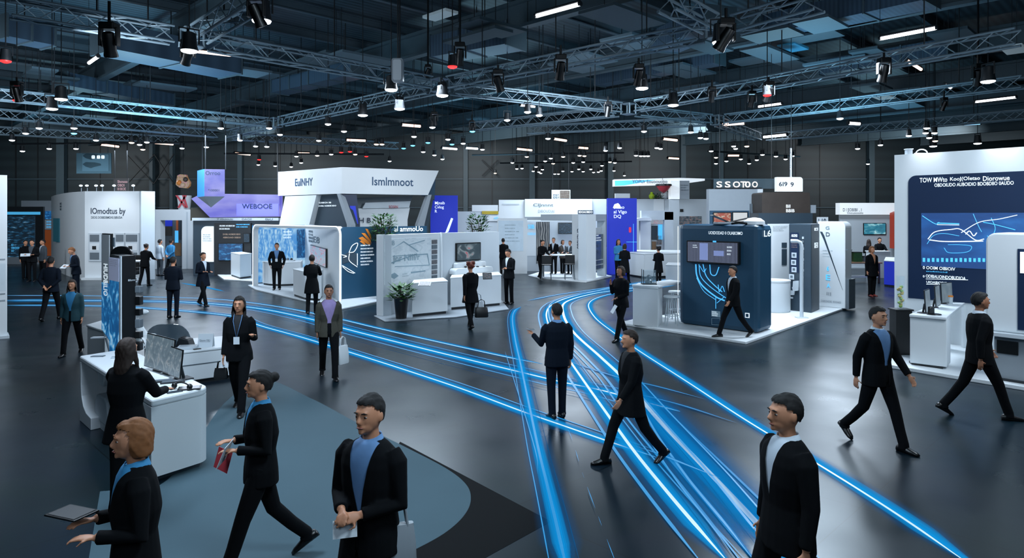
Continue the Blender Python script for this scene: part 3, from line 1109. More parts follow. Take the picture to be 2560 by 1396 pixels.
def glow_mat(name, c, power, strength, edge):
    m = bpy.data.materials.new(name)
    m.use_nodes = True
    nt = m.node_tree
    nt.nodes.clear()
    out = nt.nodes.new('ShaderNodeOutputMaterial')
    mix = nt.nodes.new('ShaderNodeMixShader')
    tr = nt.nodes.new('ShaderNodeBsdfTransparent')
    em = nt.nodes.new('ShaderNodeEmission')
    em.inputs[0].default_value = col(c)
    em.inputs[1].default_value = strength
    uv = nt.nodes.new('ShaderNodeUVMap')
    sp = nt.nodes.new('ShaderNodeSeparateXYZ')
    L = nt.links.new

    def ma(op, a, b=None):
        n = nt.nodes.new('ShaderNodeMath')
        n.operation = op
        n.use_clamp = op != 'ABSOLUTE' and op != 'SUBTRACT' and op != 'MULTIPLY'
        for i, q in enumerate((a, b)):
            if q is None:
                continue
            if isinstance(q, (int, float)):
                n.inputs[i].default_value = q
            else:
                L(q, n.inputs[i])
        return n.outputs[0]
    L(uv.outputs[0], sp.inputs[0])
    v = ma('SUBTRACT', sp.outputs[1], .5)
    v = ma('ABSOLUTE', v)
    v = ma('MULTIPLY', v, 2.0)
    v = ma('SUBTRACT', 1.0, v)
    v = ma('POWER', v, power)
    # streaks painted into the glow along the trail
    ns = nt.nodes.new('ShaderNodeTexNoise')
    mp = nt.nodes.new('ShaderNodeMapping')
    mp.inputs['Scale'].default_value = (.5, 9, 1)
    L(uv.outputs[0], mp.inputs[0])
    L(mp.outputs[0], ns.inputs['Vector'])
    ns.inputs['Scale'].default_value = 2.2
    k = nt.nodes.new('ShaderNodeMapRange')
    k.inputs[1].default_value = .3
    k.inputs[2].default_value = .7
    k.inputs[3].default_value = .62
    k.inputs[4].default_value = 1.0
    L(ns.outputs['Fac'], k.inputs[0])
    v = ma('MULTIPLY', v, k.outputs[0])
    v = ma('MULTIPLY', v, edge)
    L(v, mix.inputs[0])
    L(tr.outputs[0], mix.inputs[1])
    L(em.outputs[0], mix.inputs[2])
    L(mix.outputs[0], out.inputs[0])
    m.cycles.emission_sampling = 'NONE'
    MATS[name] = m
    return m


glow_mat('trail_glow', '#0a72bc', 1.3, .9, .85)  # soft halo of the light trails, painted as see-through emission
glow_mat('trail_band', '#1296e0', .45, 1.1, 1.0)
glow_mat('trail_faint', '#0d74bc', .9, .6, .8)
mat('trail_core', '#203040', .4, emit=.95, ec='#cdeeff')
mat('trail_line', '#102030', .4, emit=.75, ec='#22a0ea')


def ribbon(pts, w, z, off=0., taper=True):
    "flat band along a floor line with UVs; w may be (start, end)"
    n = len(pts)
    vs, fs = [], []
    L = 0
    us = []
    for i, p in enumerate(pts):
        if i:
            L += (p - pts[i - 1]).length
        us.append(L)
    for i, p in enumerate(pts):
        d = (pts[min(i + 1, n - 1)] - pts[max(i - 1, 0)])
        d.z = 0
        d.normalize()
        s = V((d.y, -d.x, 0))
        t = us[i] / L
        ww = w[0] + (w[1] - w[0]) * t if isinstance(w, tuple) else w
        if taper:
            ww *= min(1, .05 + min(us[i], L - us[i]) / .8)
        for k in (-1, 1):
            vs.append(V((p.x, p.y, z)) + s * (off + k * ww / 2))
    for i in range(n - 1):
        fs.append((2 * i, 2 * i + 1, 2 * i + 3, 2 * i + 2))
    return vs, fs, us


def band(name, pts, w, z, m, parent, off=0., taper=True):
    vs, fs, us = ribbon(pts, w, z, off, taper)
    sh = root_of(parent).location
    me = bpy.data.meshes.new(name)
    me.from_pydata([p - sh for p in vs], [], fs)
    uv = me.uv_layers.new(name='UVMap')
    for l in me.loops:
        uv.data[l.index].uv = (us[l.vertex_index // 2], l.vertex_index % 2)
    for p in me.polygons:
        if p.normal.z < 0:
            p.flip()
    return obj(name, None, m, parent, me=me)


STRIPS = 0


def strip(px, label, glow=.0, bandw=.0, core=.0, lines=(), world=None):  # one light trail, painted as flat emissive ribbons over the floor
    global STRIPS
    pts = world or spline([at(x, y) for x, y in px])
    z = .003 + STRIPS * .0011
    STRIPS += 1
    mid = pts[len(pts) // 2]
    t = thing('floor_light_trail', label, 'light strip', (mid.x, mid.y, 0))
    if glow:
        band('glow', pts, glow, z, MATS['trail_glow'], t)
    if bandw:
        band('band', pts, bandw, z + .0003, MATS['trail_band'], t)
    for off, w, m in lines:
        band('line', pts, w, z + .0005, MATS[m], t, off)
    if core:
        band('core', pts, core * .62, z + .0008, MATS['trail_core'], t)
    return t


strip([(10, 751), (215, 752), (330, 753), (480, 757), (640, 771), (770, 797), (860, 822), (1000, 858), (1150, 895), (1300, 931), (1400, 955), (1500, 976), (1582, 998), (1700, 1030)],
      'broad blue light strip with white core crossing the hall floor from the side entrance', glow=.95, bandw=.36, core=.085, lines=((.33, .04, 'trail_line'), (-.3, .03, 'trail_line'), (.48, .02, 'trail_faint'), (.6, .03, 'trail_faint')))
strip([(10, 739), (215, 740), (420, 744), (560, 750), (700, 768), (840, 796), (950, 822), (1100, 856), (1250, 889), (1357, 911)],
      'slim blue light strip on the booth side of the broad white-cored strip', glow=.35, bandw=.17, core=.0, lines=((.03, .035, 'trail_core'),))
strip([(10, 764), (200, 765), (330, 769), (480, 780), (590, 793), (650, 815), (760, 846), (900, 890), (1000, 922), (1150, 972), (1300, 1028), (1400, 1063), (1515, 1103), (1640, 1145)],
      'blue light strip closest to the white desk, passing behind the standing woman', glow=.5, bandw=.26, core=.06, lines=((-.2, .03, 'trail_line'),))
strip([(452, 708), (500, 716), (560, 729)], 'short blue light strip behind the navy suited man', bandw=.22)
strip([(1303, 768), (1287, 778), (1281, 800), (1288, 850), (1300, 905), (1322, 1010), (1345, 1120), (1368, 1215), (1388, 1300), (1410, 1396), (1430, 1480)],
      'narrow blue light strip bending down the middle of the floor', glow=.42, bandw=.16, lines=((.0, .03, 'trail_line'), (.13, .012, 'trail_line'), (-.12, .012, 'trail_faint')))
strip([(1690, 698), (1600, 708), (1520, 722), (1440, 740), (1385, 760), (1366, 785), (1378, 830), (1412, 885), (1460, 955), (1520, 1040), (1585, 1130), (1670, 1235), (1760, 1340), (1830, 1420)],
      'blue light strip with white core curving past the phone user to the frame edge', glow=.6, bandw=.24, core=.07, lines=((.22, .04, 'trail_line'), (-.16, .02, 'trail_line')))
strip([(1690, 706), (1560, 724), (1480, 736), (1415, 756), (1408, 785), (1432, 830), (1500, 893), (1560, 950), (1640, 1045), (1740, 1150), (1840, 1255), (1960, 1385), (2010, 1440)],
      'blue light strip with broad white core inside the big floor curve', glow=.9, bandw=.34, core=.11, lines=((.3, .05, 'trail_line'), (.42, .03, 'trail_line'), (.52, .02, 'trail_faint'), (-.25, .03, 'trail_line')))
strip([(1690, 714), (1560, 731), (1500, 744), (1474, 762), (1490, 795), (1540, 835), (1600, 878), (1720, 955), (1850, 1040), (1980, 1120), (2130, 1212), (2270, 1302), (2400, 1392), (2470, 1440)],
      'outer blue light strip sweeping along the dark screen booth platform', glow=.42, bandw=.22, core=.0, lines=((.03, .03, 'trail_core'),))
strip([(1318, 753), (1400, 737), (1520, 720), (1620, 706), (1690, 697)], 'slim blue light strip leading to the meeting stand', glow=.4, bandw=.14, lines=((0, .03, 'trail_core'),))
strip([(1590, 960), (1680, 1060), (1790, 1180), (1900, 1310), (1985, 1410)], 'faint wide blue light field between two strips', glow=.9, lines=((.1, .03, 'trail_line'), (-.1, .02, 'trail_line'), (.2, .02, 'trail_faint')))  # dim ribbon painting the blue haze between trails
strip([(1600, 1010), (1640, 1085), (1720, 1200), (1810, 1310), (1880, 1400)], 'second faint blue light field beside the white-cored strip', glow=.55, lines=((0, .03, 'trail_line'), (.14, .02, 'trail_line')))  # same painted haze on a narrower ribbon
strip([(1420, 905), (1480, 925), (1560, 950), (1640, 968), (1760, 1000)], 'thin blue crossing line behind the phone user', lines=((0, .03, 'trail_line'),), glow=.15)
strip([(1600, 990), (1700, 1015), (1840, 1060)], 'thin blue line crossing beyond the dark walker', lines=((0, .025, 'trail_line'),), glow=.15)
strip([(1590, 1120), (1650, 1140), (1720, 1168), (1800, 1200)], 'short pale blue streak crossing the white-cored strips', lines=((0, .05, 'trail_line'),), glow=.2)
strip([(1262, 880), (1330, 1100), (1345, 1190)], 'hair-thin blue line beside the narrow strip', lines=((0, .012, 'trail_line'),))
dash = spline([(V(at(1385, 1050))), at(1420, 1078), at(1460, 1200), at(1500, 1310), at(1545, 1430)], 10)
for k, (i0, i1) in enumerate(((10, 13), (15, 17), (19, 20), (22, 27), (29, 31), (34, 39))):
    strip(None, 'short thin blue dash in the dotted line down the floor, number %s from the phone user' % ('one two three four five six'.split()[k]), lines=((0, .025, 'trail_line'),), world=dash[i0:i1 + 1])

# pale carpet zone and dark wedge
mat('carpet_pale', '#3f5660', .8, noise=.08, scale=1.2)
MATS['carpet_pale'].node_tree.nodes['Principled BSDF'].inputs['Specular IOR Level'].default_value = .25
mat('carpet_dark', '#070b0e', .8, noise=.1)
MATS['carpet_dark'].node_tree.nodes['Principled BSDF'].inputs['Specular IOR Level'].default_value = .1
z = .002


def zone(pts, name, m, label, z, n=6):
    pl = spline([at(x, y) for x, y in pts], n)
    mb = MB()
    mb.slab([(p.x, p.y) for p in pl], .0004, z)
    o = obj(name, mb, MATS[m])
    tag(o, label, 'floor covering')


zone([(250, 1230), (420, 1200), (560, 1010), (660, 950), (780, 998), (900, 1062), (1020, 1122), (1115, 1172), (1165, 1212), (1177, 1250), (1160, 1290), (1110, 1335), (1020, 1384), (900, 1440), (700, 1530), (200, 1530)],
     'floor_mat', 'carpet_pale', 'pale grey floor covering with rounded tip beside the white desk', .002, 8)
o = obj('floor_wedge', MB().slab([(p.x, p.y) for p in (at(1000, 1105), at(1172, 1196), at(1378, 1305), at(1213, 1396), at(1080, 1470), at(800, 1480))], .0003, .0013), MATS['carpet_dark'])
tag(o, 'black wedge of floor covering beyond the rounded pale tip', 'floor covering')

# ------------------------------------------------------------------ light
w = bpy.data.worlds.new('hall')
sc.world = w
w.use_nodes = True
w.node_tree.nodes['Background'].inputs[0].default_value = col('#6fb0d0')
w.node_tree.nodes['Background'].inputs[1].default_value = .06


def area(name, loc, size, power, c, rot=(0, 0, 0), sy=None):
    l = bpy.data.lights.new(name, 'AREA')
    l.energy = power
    l.color = col(c)[:3]
    l.size = size
    if sy:
        l.shape = 'RECTANGLE'
        l.size_y = sy
    o = bpy.data.objects.new(name, l)
    C.objects.link(o)
    o.location = loc
    o.rotation_euler = rot
    return o


for x, y, p in ((-14, 31, 1150), (-3.5, 20.5, 900), (7.5, 18, 1000), (3, 35, 1100), (15, 31, 900), (-22, 40, 800), (-3, 44, 700)):  # unseen soft area lamps, added for the hall's overhead light
    area('hall_light', (x, y, 6.6), 3, p, '#dcebfb')
area('hall_light', (-4.2, 7.5, 6.0), 2, 420, '#d9ebff')
area('hall_light', (9.5, 10.5, 6.3), 2, 270, '#d6eaf8')
area('hall_light', (1, 8, 6.6), 3, 130, '#bfe2f6')
# added cool upward fill without fixtures, brightening the roof
for x, y, p in ((-14, 26, 520), (10, 24, 420), (-2, 40, 480), (22, 42, 380), (-28, 44, 380)):
    area('roof_fill', (x, y, 5.6), 4, p, '#9bd3ee', (PI, 0, 0))


def aimed(name, loc, tgt, p, s, c='#e2eefb'):
    o = area(name, loc, s, p, c)
    o.rotation_euler = (V(tgt) - V(loc)).to_track_quat('-Z', 'Y').to_euler()


def spotlamp(loc, tgt, p, ang=70, c='#f0f6ff'):
    l = bpy.data.lights.new('wall_spot', 'SPOT')
    l.energy = p
    l.color = col(c)[:3]
    l.spot_size = math.radians(ang)
    l.spot_blend = .8
    l.shadow_soft_size = .08
    o = bpy.data.objects.new('wall_spot', l)
    C.objects.link(o)
    o.location = loc
    o.rotation_euler = (V(tgt) - V(loc)).to_track_quat('-Z', 'Y').to_euler()


# unseen fill lamps added forward of the booth fronts
for loc, tgt, p, s in (((-9, 14, 5.5), (-9, 27, 1.5), 380, 2), ((8, 8, 5.0), (9, 18, 1.6), 260, 2), ((-17, 20, 5.6), (-18, 32, 2), 480, 2), ((2, 22, 6), (3, 34, 2), 420, 2)):
    aimed('booth_fill', loc, tgt, p, s)
# fill added behind the viewer, no fixture there, brightening people from the front
aimed('front_fill', (-3, -2.5, 5.8), (-1.5, 6, 1.3), 120, 2.5, '#cfe4f8')
aimed('front_fill', (4, -2.5, 5.8), (4, 8, 1.3), 110, 2.5, '#cfe4f8')
aimed('booth_fill', (-25, 21, 5.0), (-21.5, 33, 2.2), 420, 2)  # added fill for the curved booth wall
aimed('desk_fill', (1.5, 3.0, 5.6), (-3.4, 7.6, .6), 210, 1.2, '#d6ebfa')  # invisible lamp added to lift the desk front
# unseen fill lamps added to brighten the back wall
for x in (-40, -22, -4, 14, 32):
    aimed('wall_fill', (x, 51, 8.2), (x, 62, 3.5), 700, 4, '#dfe6ea')
w0 = at(2236, 840.0)
w1 = V((.82, -1.0, 0)).normalized()
n1 = V((-w1.y, w1.x, 0)) * -1
for s in (.9, 2.3):
    p = w0 + w1 * s + n1 * .75
    spotlamp(V((p.x, p.y, 4.9)), V((p.x - n1.x * .75, p.y - n1.y * .75, 3.6)), 110, 75)
p = at(265, 704)
spotlamp((p.x, p.y - 1.2, 4.7), (p.x, p.y, 3.0), 160, 80)
for x in (770, 930, 1030):
    p = dp(x, 440, 28.5)
    spotlamp((p.x, p.y - 1.5, 6.0), (p.x, p.y + 1.0, 4.3), 120, 90)

cam = bpy.data.cameras.new('camera')
co = bpy.data.objects.new('camera', cam)
C.objects.link(co)
co.location = EYE
co.rotation_euler = (PI / 2, 0, 0)
cam.sensor_width = 36
cam.lens = 36 * F / 2560
cam.shift_y = -(698 - HY) / 2560
cam.clip_end = 300
sc.camera = co
sc.view_settings.view_transform = 'Standard'
sc.view_settings.look = 'None'
sc.view_settings.exposure = 0
sc.cycles.max_bounces = 6
sc.cycles.diffuse_bounces = 3
sc.cycles.glossy_bounces = 3
sc.cycles.transparent_max_bounces = 12
sc.cycles.caustics_reflective = False
sc.cycles.caustics_refractive = False
sc.cycles.sample_clamp_indirect = 4
# ------------------------------------------------------------------ exhibition stands
PB = picture('pic_blueprint', [(0, '#0a2b5c'), (.45, '#0d4a94'), (.62, '#2f8fe0'), (.75, '#bfe4ff')], 'noise', 5, .9, (1, 1, 2), 1.5)
PBLUE = picture('pic_blue_photo', [(0, '#1f66b8'), (.42, '#4c98de'), (.58, '#9fd0f2'), (.75, '#dcf0ff')], 'noise', 3.5, .85, (1.2, 1.2, 1.4), .6)
PBLUE2 = picture('pic_blue_dark', [(0, '#06203f'), (.5, '#0f4c86'), (.62, '#2b86c9'), (.8, '#8cc8ee')], 'noise', 5, .8, (1, 1, 1.4), 1)
PGREY = picture('pic_grey_photo', [(0, '#5a6a7a'), (.5, '#9fb0c0'), (.6, '#c25a6a'), (.66, '#c8d4de')], 'noise', 3, .75, (1, 1, 1), 2)
PDARK = picture('pic_dark_ui', [(0, '#06121c'), (.5, '#0b2233'), (.62, '#1f5a80'), (.8, '#9cc6e0')], 'noise', 6, .6, (1, 1, 5), .5)
PSEA = picture('pic_sea', [(0, '#0c3f58'), (.5, '#2b86a0'), (.65, '#8fd0dc'), (.8, '#e0f4f6')], 'noise', 3, .8, (1, 1, 1), 1)
PVIOLET = picture('pic_violet', [(0, '#4a4cd0'), (.42, '#7472e6'), (.6, '#a4a2f4'), (.8, '#c9c9ff')], 'noise', 1.2, .8, (1, 1, 1), 0)
PCITY = picture('pic_city', [(0, '#1a1f38'), (.45, '#34405e'), (.6, '#66739c'), (.75, '#aab4d6')], 'brick', 5, .6, (2, 2, 3))
PPRINT = picture('pic_print', [(0, '#9fb4bd'), (.5, '#c3ced4'), (.62, '#aebcc4'), (.8, '#d4dce0')], 'noise', 4, .12, (1, 1, 1.5), 1)
PMIX = picture('pic_goods', [(0, '#10151a'), (.42, '#2a3c4c'), (.55, '#8aa2b2'), (.62, '#b0604a'), (.7, '#d4dce2')], 'noise', 9, .3, (1, 1, 1), .5)
PORANGE = picture('pic_orange', [(0, '#d24a20'), (.5, '#c2542a'), (.58, '#e0c0a0'), (.7, '#f0e8e0')], 'noise', 4, .6, (1, 1, 1), 1)
PTOTEM = picture('pic_totem', [(0, '#08345f'), (.5, '#145a94'), (.6, '#3a94cc'), (.78, '#bfe0f0')], 'noise', 1.6, .8, (1, 1, 2.5), 1.5)
PCAR = picture('pic_car', [(0, '#0a3068'), (.5, '#0f4690'), (.66, '#1c68bc'), (.85, '#3c92e0')], 'noise', 2, .85, (1, 1, 1), .5)
M_ = MATS
FLAT = {}


def flat(Y):
    if Y not in FLAT:
        FLAT[Y] = Fr(V((-80, Y, 0)), V((80, Y, 0)))
    return FLAT[Y]


def wall(fr, x1, x2, yt, m, t, z0=0., th=.14, name='wall_panel', r=0., corners='tl tr', o=0., yb=None, **k):
    a0, a1, zb, z1 = fr.rect(x1, x2, yt, yb or 600)
    if yb:
        z0 = zb
    if a1 < a0:
        a0, a1 = a1, a0
    pts = rrect(a0, a1, z0, z1, r, corners) if r else [(a0, z0), (a1, z0), (a1, z1), (a0, z1)]
    return obj(name, fr.poly(MB(), pts, o - th, o), M_[m], t, **k)


def pxpoly(fr, pts, m, t, name='panel', o0=0., o1=.03):
    "polygon from pixel corners on the plane; a y of None means the floor"
    q = [fr.px(x, y) if y is not None else (fr.px(x, 600)[0], 0.) for x, y in pts]
    return obj(name, fr.poly(MB(), q, o0, o1), M_[m], t)


def ring(fr, a0, a1, z0, z1, t_, r, o0, o1, corners='tl tr'):
    mb = MB()
    A = rrect(a0, a1, z0, z1, r, 'tl tr bl br', 6)
    B = rrect(a0 + t_, a1 - t_, z0 + (t_ if z0 > .01 else -.0), z1 - t_, max(r - t_, .02), 'tl tr bl br', 6)
    rings = [[fr.P(a, z, o) for a, z in P] for P, o in ((A, o1), (B, o1), (B, o0), (A, o0), (A, o1))]
    return mb.loft(rings, caps=False)


def arch(fr, a0, a1, z0, z1, t_, r, o0, o1):
    mb = MB()
    A = rrect(a0, a1, z0, z1, r, 'tl tr', 8)
    B = rrect(a0 + t_, a1 - t_, z0, z1 - t_, max(r - t_, .02), 'tl tr', 8)
    return mb.loft([[fr.P(*a, o1), fr.P(*b, o1), fr.P(*b, o0), fr.P(*a, o0)] for a, b in zip(A, B)])


def platform(label, pts, z=.06, m='white'):
    c = sum((V(p) for p in pts), V((0, 0, 0))) / len(pts)
    return tag(obj('booth_platform', MB().slab([(p[0], p[1]) for p in pts], 0.0005, z), M_[m], bev=.01), label, 'platform')


def booth(label, p, cat='exhibition booth'):
    return thing('exhibition_booth', label, cat, (p[0], p[1], 0))


GIB = ['ABBROUAID OEBDO', 'DBUOADO BIBOIUDO', 'OBUDIBO ADOBDIO BO', 'BUOIDAO BOEBDIA', 'SDBBOA 0B', 'DOBU AOBIDE BDO']


def rows(fr, x1, x2, y1, y2, n, m, t, fill=.5, **k):
    rr = random.Random(int(x1 * 7 + y1))
    h = (y2 - y1) / n
    for i in range(n):
        lettering(fr, rr.choice(GIB), x1, x1 + (x2 - x1) * rr.uniform(.6, 1), y1 + i * h, y1 + (i + fill) * h, m, t, name='lettering', **k)


def stroke(fr, px, w, m, t, off=.012, name='line_drawing', n=8):
    q = [fr.P(*fr.px(x, y), off) for x, y in px]
    obj(name, MB().tube(spline(q, n) if len(q) > 2 else q, w, 5), M_[m], t)


# -- pylon at the frame's edge
f = Fr(at(-70, 853), at(18, 845))
t = booth('tall white display pylon cut by the picture edge beside the dark screen wall', at(0, 848))
wall(f, -70, 18, 437, 'white', t, th=.35)
obj('base_plate', f.slab(f.px(-70, 600)[0], f.px(23, 600)[0], 0, .06, -.5, .12), M_['white2'], t)
for yy in (648, 735, 752):
    panel(f, -60, 13, yy, yy + 3, M_['grey'], t, 'groove', 0, .01)
panel(f, -60, 14, 660, 730, M_['glass'], t, 'glass_panel', .01, .02)
# -- dark screen wall
f = flat(40)
t = booth('dark exhibition wall with glowing cyan band behind the edge pylon', at(60, 661))
wall(f, -10, 108, 517, 'dark', t)
panel(f, 0, 101, 530, 537, mat('cyan_band', '#49a7d8', .4, emit=.7), t, 'light_band', 0, .03)
panel(f, 0, 88, 540, 643, PDARK, t, 'display', 0, .04)
lettering(f, 'SO\nOBAOUDI\nUO', 30, 50, 610, 630, M_['letter_blue'], t, .06)
panel(f, -10, 108, 643, 661, M_['grey'], t, 'skirting', 0, .05)
f = flat(44)
t = booth('white and orange stand wall with poster seen behind the group of visitors', at(100, 650))
wall(f, 53, 142, 502, 'grey', t)
panel(f, 108, 140, 575, 640, mat('orange_panel', '#a8552c', .5, emit=.15), t, 'orange_panel', 0, .03)
panel(f, 108, 140, 528, 548, PBLUE2, t, 'poster', 0, .04)
panel(f, 112, 138, 550, 574, M_['white2'], t, 'poster', 0, .04)
rows(f, 117, 134, 553, 573, 3, M_['letter_blue'], t, off=.05)
# -- white curved booth, far end of the hall
D_, E_ = at(350, 700), at(386, 698)
t = booth('white curved booth with thin dark lettering and display cupboards', at(260, 705))
pl = spline([at(128, 664), at(140, 676), at(172, 691), at(212, 699.5)], 6)
top = 3.95
back = [V((p.x + .3, p.y + .25, 0)) for p in reversed(pl)]
obj('curved_wall', MB().slab([(p.x, p.y) for p in pl + back], 0, top), M_['white'], t, smooth=True)
fm = Fr(at(212, 699.5), D_)
obj('wall_panel', fm.slab(0, fm.L, 0, top, -.4, 0), M_['white'], t)
fe = Fr(at(350, 700.5), E_)
obj('wall_panel', fe.slab(.02, fe.L, 0, top, -.3, .06), M_['white2'], t)
obj('floor_rail', fm.slab(0, fm.L, 0, .1, 0, .25), M_['white'], t)
lettering(fm, 'IOmodtus by', 227, 314, 520, 540, M_['ink'], t)
lettering(fm, 'DEOG DOBBDBMDNS BIBUDA', 228, 306, 541, 547, M_['inkgrey'], t)
f2 = Fr(pl[8], pl[-1])
lettering(f2, 'EE\nEE\nEE', 153, 166, 507, 526, M_['inkgrey'], t, .06)
panel(f2, 136, 151, 546, 605, mat('petrol', '#2a6070', .4, emit=.15), t, 'poster', .02, .06)
for i, (x1, x2, y1, y2) in enumerate(((225, 252, 585, 652), (290, 313, 585, 652), (315, 347, 585, 652))):
    tt = thing('display_cupboard', ['white wall cupboard with dark shelves at the curved booth', 'narrow wall cupboard with dark shelf behind the tall leaflet board', 'wall cupboard with small goods above the black armchairs'][i], 'cupboard', fm.P(fm.px((x1 + x2) / 2, 600)[0], .4, .05))
    panel(fm, x1 - 2, x2 + 2, y1 - 2, y2 + 2, M_['white2'], tt, 'frame', .01, .06)
    h = (y2 - y1) / 3
    for k in range(3):
        panel(fm, x1 + 2, x2 - 2, y1 + k * h + 2, y1 + (k + 1) * h - 3, M_['midgrey'] if k % 2 == 0 else M_['white'], tt, 'shelf_niche', .06, .075)
    if i != 1:
        panel(fm, x1 + 9, x1 + 18, y1 + h + 8, y1 + 2 * h - 6, M_['black'], tt, 'goods', .075, .1)
# hanging picture banner above it
f = flat(46)
t = thing('hanging_banner', 'grey hanging picture banner with dark shapes above the white curved booth', 'banner', f.P(f.px(233, 430)[0], f.px(233, 430)[1]))
panel(f, 191, 278, 383, 434, mat('banner_grey', '#2d3439', .7), t, 'frame', -.06, 0)
panel(f, 206, 272, 386, 428, mat('banner_pale', '#3c444a', .7), t, 'print', 0, .02)
for y0 in (385, 406):
    q = [f.px(x, y) for x, y in ((207, y0 + 5), (215, y0), (238, y0 + 1), (252, y0 + 4), (253, y0 + 8), (236, y0 + 12), (228, y0 + 15), (215, y0 + 11))]
    obj('dark_shape', f.poly(MB(), q, .02, .03), M_['dark'], t)
for k, x in enumerate((230, 243, 254)):
    panel(f, x, x + 8, 389, 397, M_['letter_white'], t, 'symbol', .03, .04, r=.05)
    lettering(f, 'PTO'[k], x + 2.5, x + 5.5, 391, 395.5, M_['dark'], t, .05)
for x in (200, 270):
    p = f.P(*f.px(x, 383))
    obj('hanging_wire', MB().tube([p, V((p.x, p.y, ROOF))], .02, 5), M_['dark'], t)
f = flat(39)
t = thing('hanging_sign', 'small dim sign with pale writing above the white curved booth', 'sign', f.P(*f.px(308, 478)))
panel(f, 284, 321, 446, 480, mat('sign_dim', '#4c4a4a', .6), t, 'board', -.05, 0)
lettering(f, 'Shonoso\nOBOI\n01BOE', 294, 319, 451, 476, mat('letter_pink', '#c9a0a4', .5, emit=.4), t)
for x in (287, 318):
    p = f.P(*f.px(x, 446))
    obj('hanging_wire', MB().tube([p, V((p.x, p.y, ROOF))], .02, 5), M_['dark'], t)
for i, (x, lab) in enumerate(((198, 'first small white clip lamp on the rim of the curved booth'), (213, 'second small white clip lamp on the rim of the curved booth'), (236, 'third small white clip lamp on the rim of the curved booth'), (251, 'fourth small white clip lamp on the rim of the curved booth'),
                              (281, 'clip lamp touching the small dim sign on its lower-numbered side'), (329, 'clip lamp past the small dim sign near the booth end'))):
    p = fm.P(fm.px(x, 480)[0], top, -.15)
    tt = thing('clip_lamp', lab.replace(' on its lower-numbered side', ' on the curved booth rim'), 'lamp', p)
    obj('arm', MB().tube([p, p + V((0, 0, .16)), p + V((.05, -.1, .24))], .015, 6), M_['metal'], tt)
    obj('head', MB().ell(p + V((.06, -.14, .25)), (.08, .06, .05), 10, 7), mat('lamp_dim', '#dfe8ec', .4, emit=.8), tt, smooth=True)
# -- white doorway booth
f = flat(36.5)
t = booth('white doorway frame with coloured goods inside beside the curved booth', at(435, 675))
for x1, x2 in ((388, 401), (455, 482)):
    wall(f, x1, x2, 524, 'white', t, th=.5, name='post')
wall(f, 401, 455, 524, 'white', t, yb=551, th=.5, name='lintel')
panel(f, 466, 470, 530, 672, M_['white2'], t, 'groove', 0, .02)
f = flat(38.5)
wall(f, 396, 460, 545, 'midgrey', t, name='back_wall')
for x1, x2, y1, y2, m in ((402, 431, 551, 566, 'royal'), (402, 407, 566, 600, 'letter_blue'), (410, 430, 566, 590, 'wood'), (441, 446, 551, 577, 'orange_panel'), (438, 446, 577, 607, 'letter_blue'), (447, 455, 551, 600, 'slate'), (437, 453, 608, 640, 'wood2')):
    panel(f, x1, x2, y1, y2, M_[m], t, 'coloured_board', 0, .04)
# -- slate booth and violet fascia
f = flat(32.5)
t = booth('slate blue booth with white header under the violet fascia', at(590, 689))
wall(f, 483, 700, 552, 'slate', t)
wall(f, 483, 698, 545, 'white2', t, yb=552, o=.12, th=.3, name='header')
lettering(f, 'V obuoouio', 545, 585, 545.5, 550.5, M_['inkgrey'], t, .13)
lettering(f, 'OAO0', 607, 632, 546, 550.5, M_['inkgrey'], t, .13)
lettering(f, '0bU', 665, 684, 546, 551, M_['inkgrey'], t, .13)
panel(f, 504, 535, 566, 655, mat('backlit', '#dfe6ea', .5, emit=.55), t, 'poster', 0, .04, r=.25, corners='tl')
rows(f, 508, 531, 586, 606, 4, M_['inkgrey'], t, off=.06)
panel(f, 538, 629, 558, 692, M_['dark'], t, 'panel', 0, .1)
rows(f, 551, 590, 563, 578, 2, M_['letter_white'], t, off=.12)
rows(f, 593, 628, 560, 572, 2, M_['letter_blue'], t, off=.12)
rows(f, 560, 610, 584, 600, 2, mat('letter_sand', '#a08a78', .5, emit=.3), t, off=.12)
screen(f, 549, 611, 608, 652, PBLUE2, 'blue screen with rows of tiny pictures on the slate booth wall', off=.1)
screen(f, 611, 628, 583, 607, PDARK, 'small dark monitor beside the slate booth panel', off=.1)
platform('pale platform under the slate blue booth', [at(535, 683), at(560, 701), at(640, 706), at(700, 690)], .05)
cb = block('counter', 'white square counter before the slate blue booth', 'counter', [at(577, 693), at(600, 701), at(629, 697), at(606, 690)], .05, 1.15, M_['white'])
f = flat(33.6)
t = thing('fascia_sign', 'long glowing violet fascia with bold dark letters over the slate booth', 'fascia sign', f.P(f.px(590, 545)[0], f.px(590, 545)[1]))
pxpoly(f, [(478, 497), (505, 484), (698, 487), (698, 542), (525, 544)], 'pic_violet', t, 'light_box', -.5, 0)
panel(f, 592, 697, 510, 540, mat('violet', '#6c6ee4', .5, emit=.5), t, 'panel', 0, .03)
lettering(f, 'WEBOOE', 606, 681, 510, 522, M_['ink'], t, .05)
for x in (500, 690):
    p = f.P(*f.px(x, 488), -.25)
    obj('hanging_wire', MB().tube([p, V((p.x, p.y, ROOF))], .025, 5), M_['dark'], t)
pxpoly(flat(33.8), [(476, 520), (505, 520), (530, 547), (476, 552)], 'olive', t, 'underside', -.3, 0)
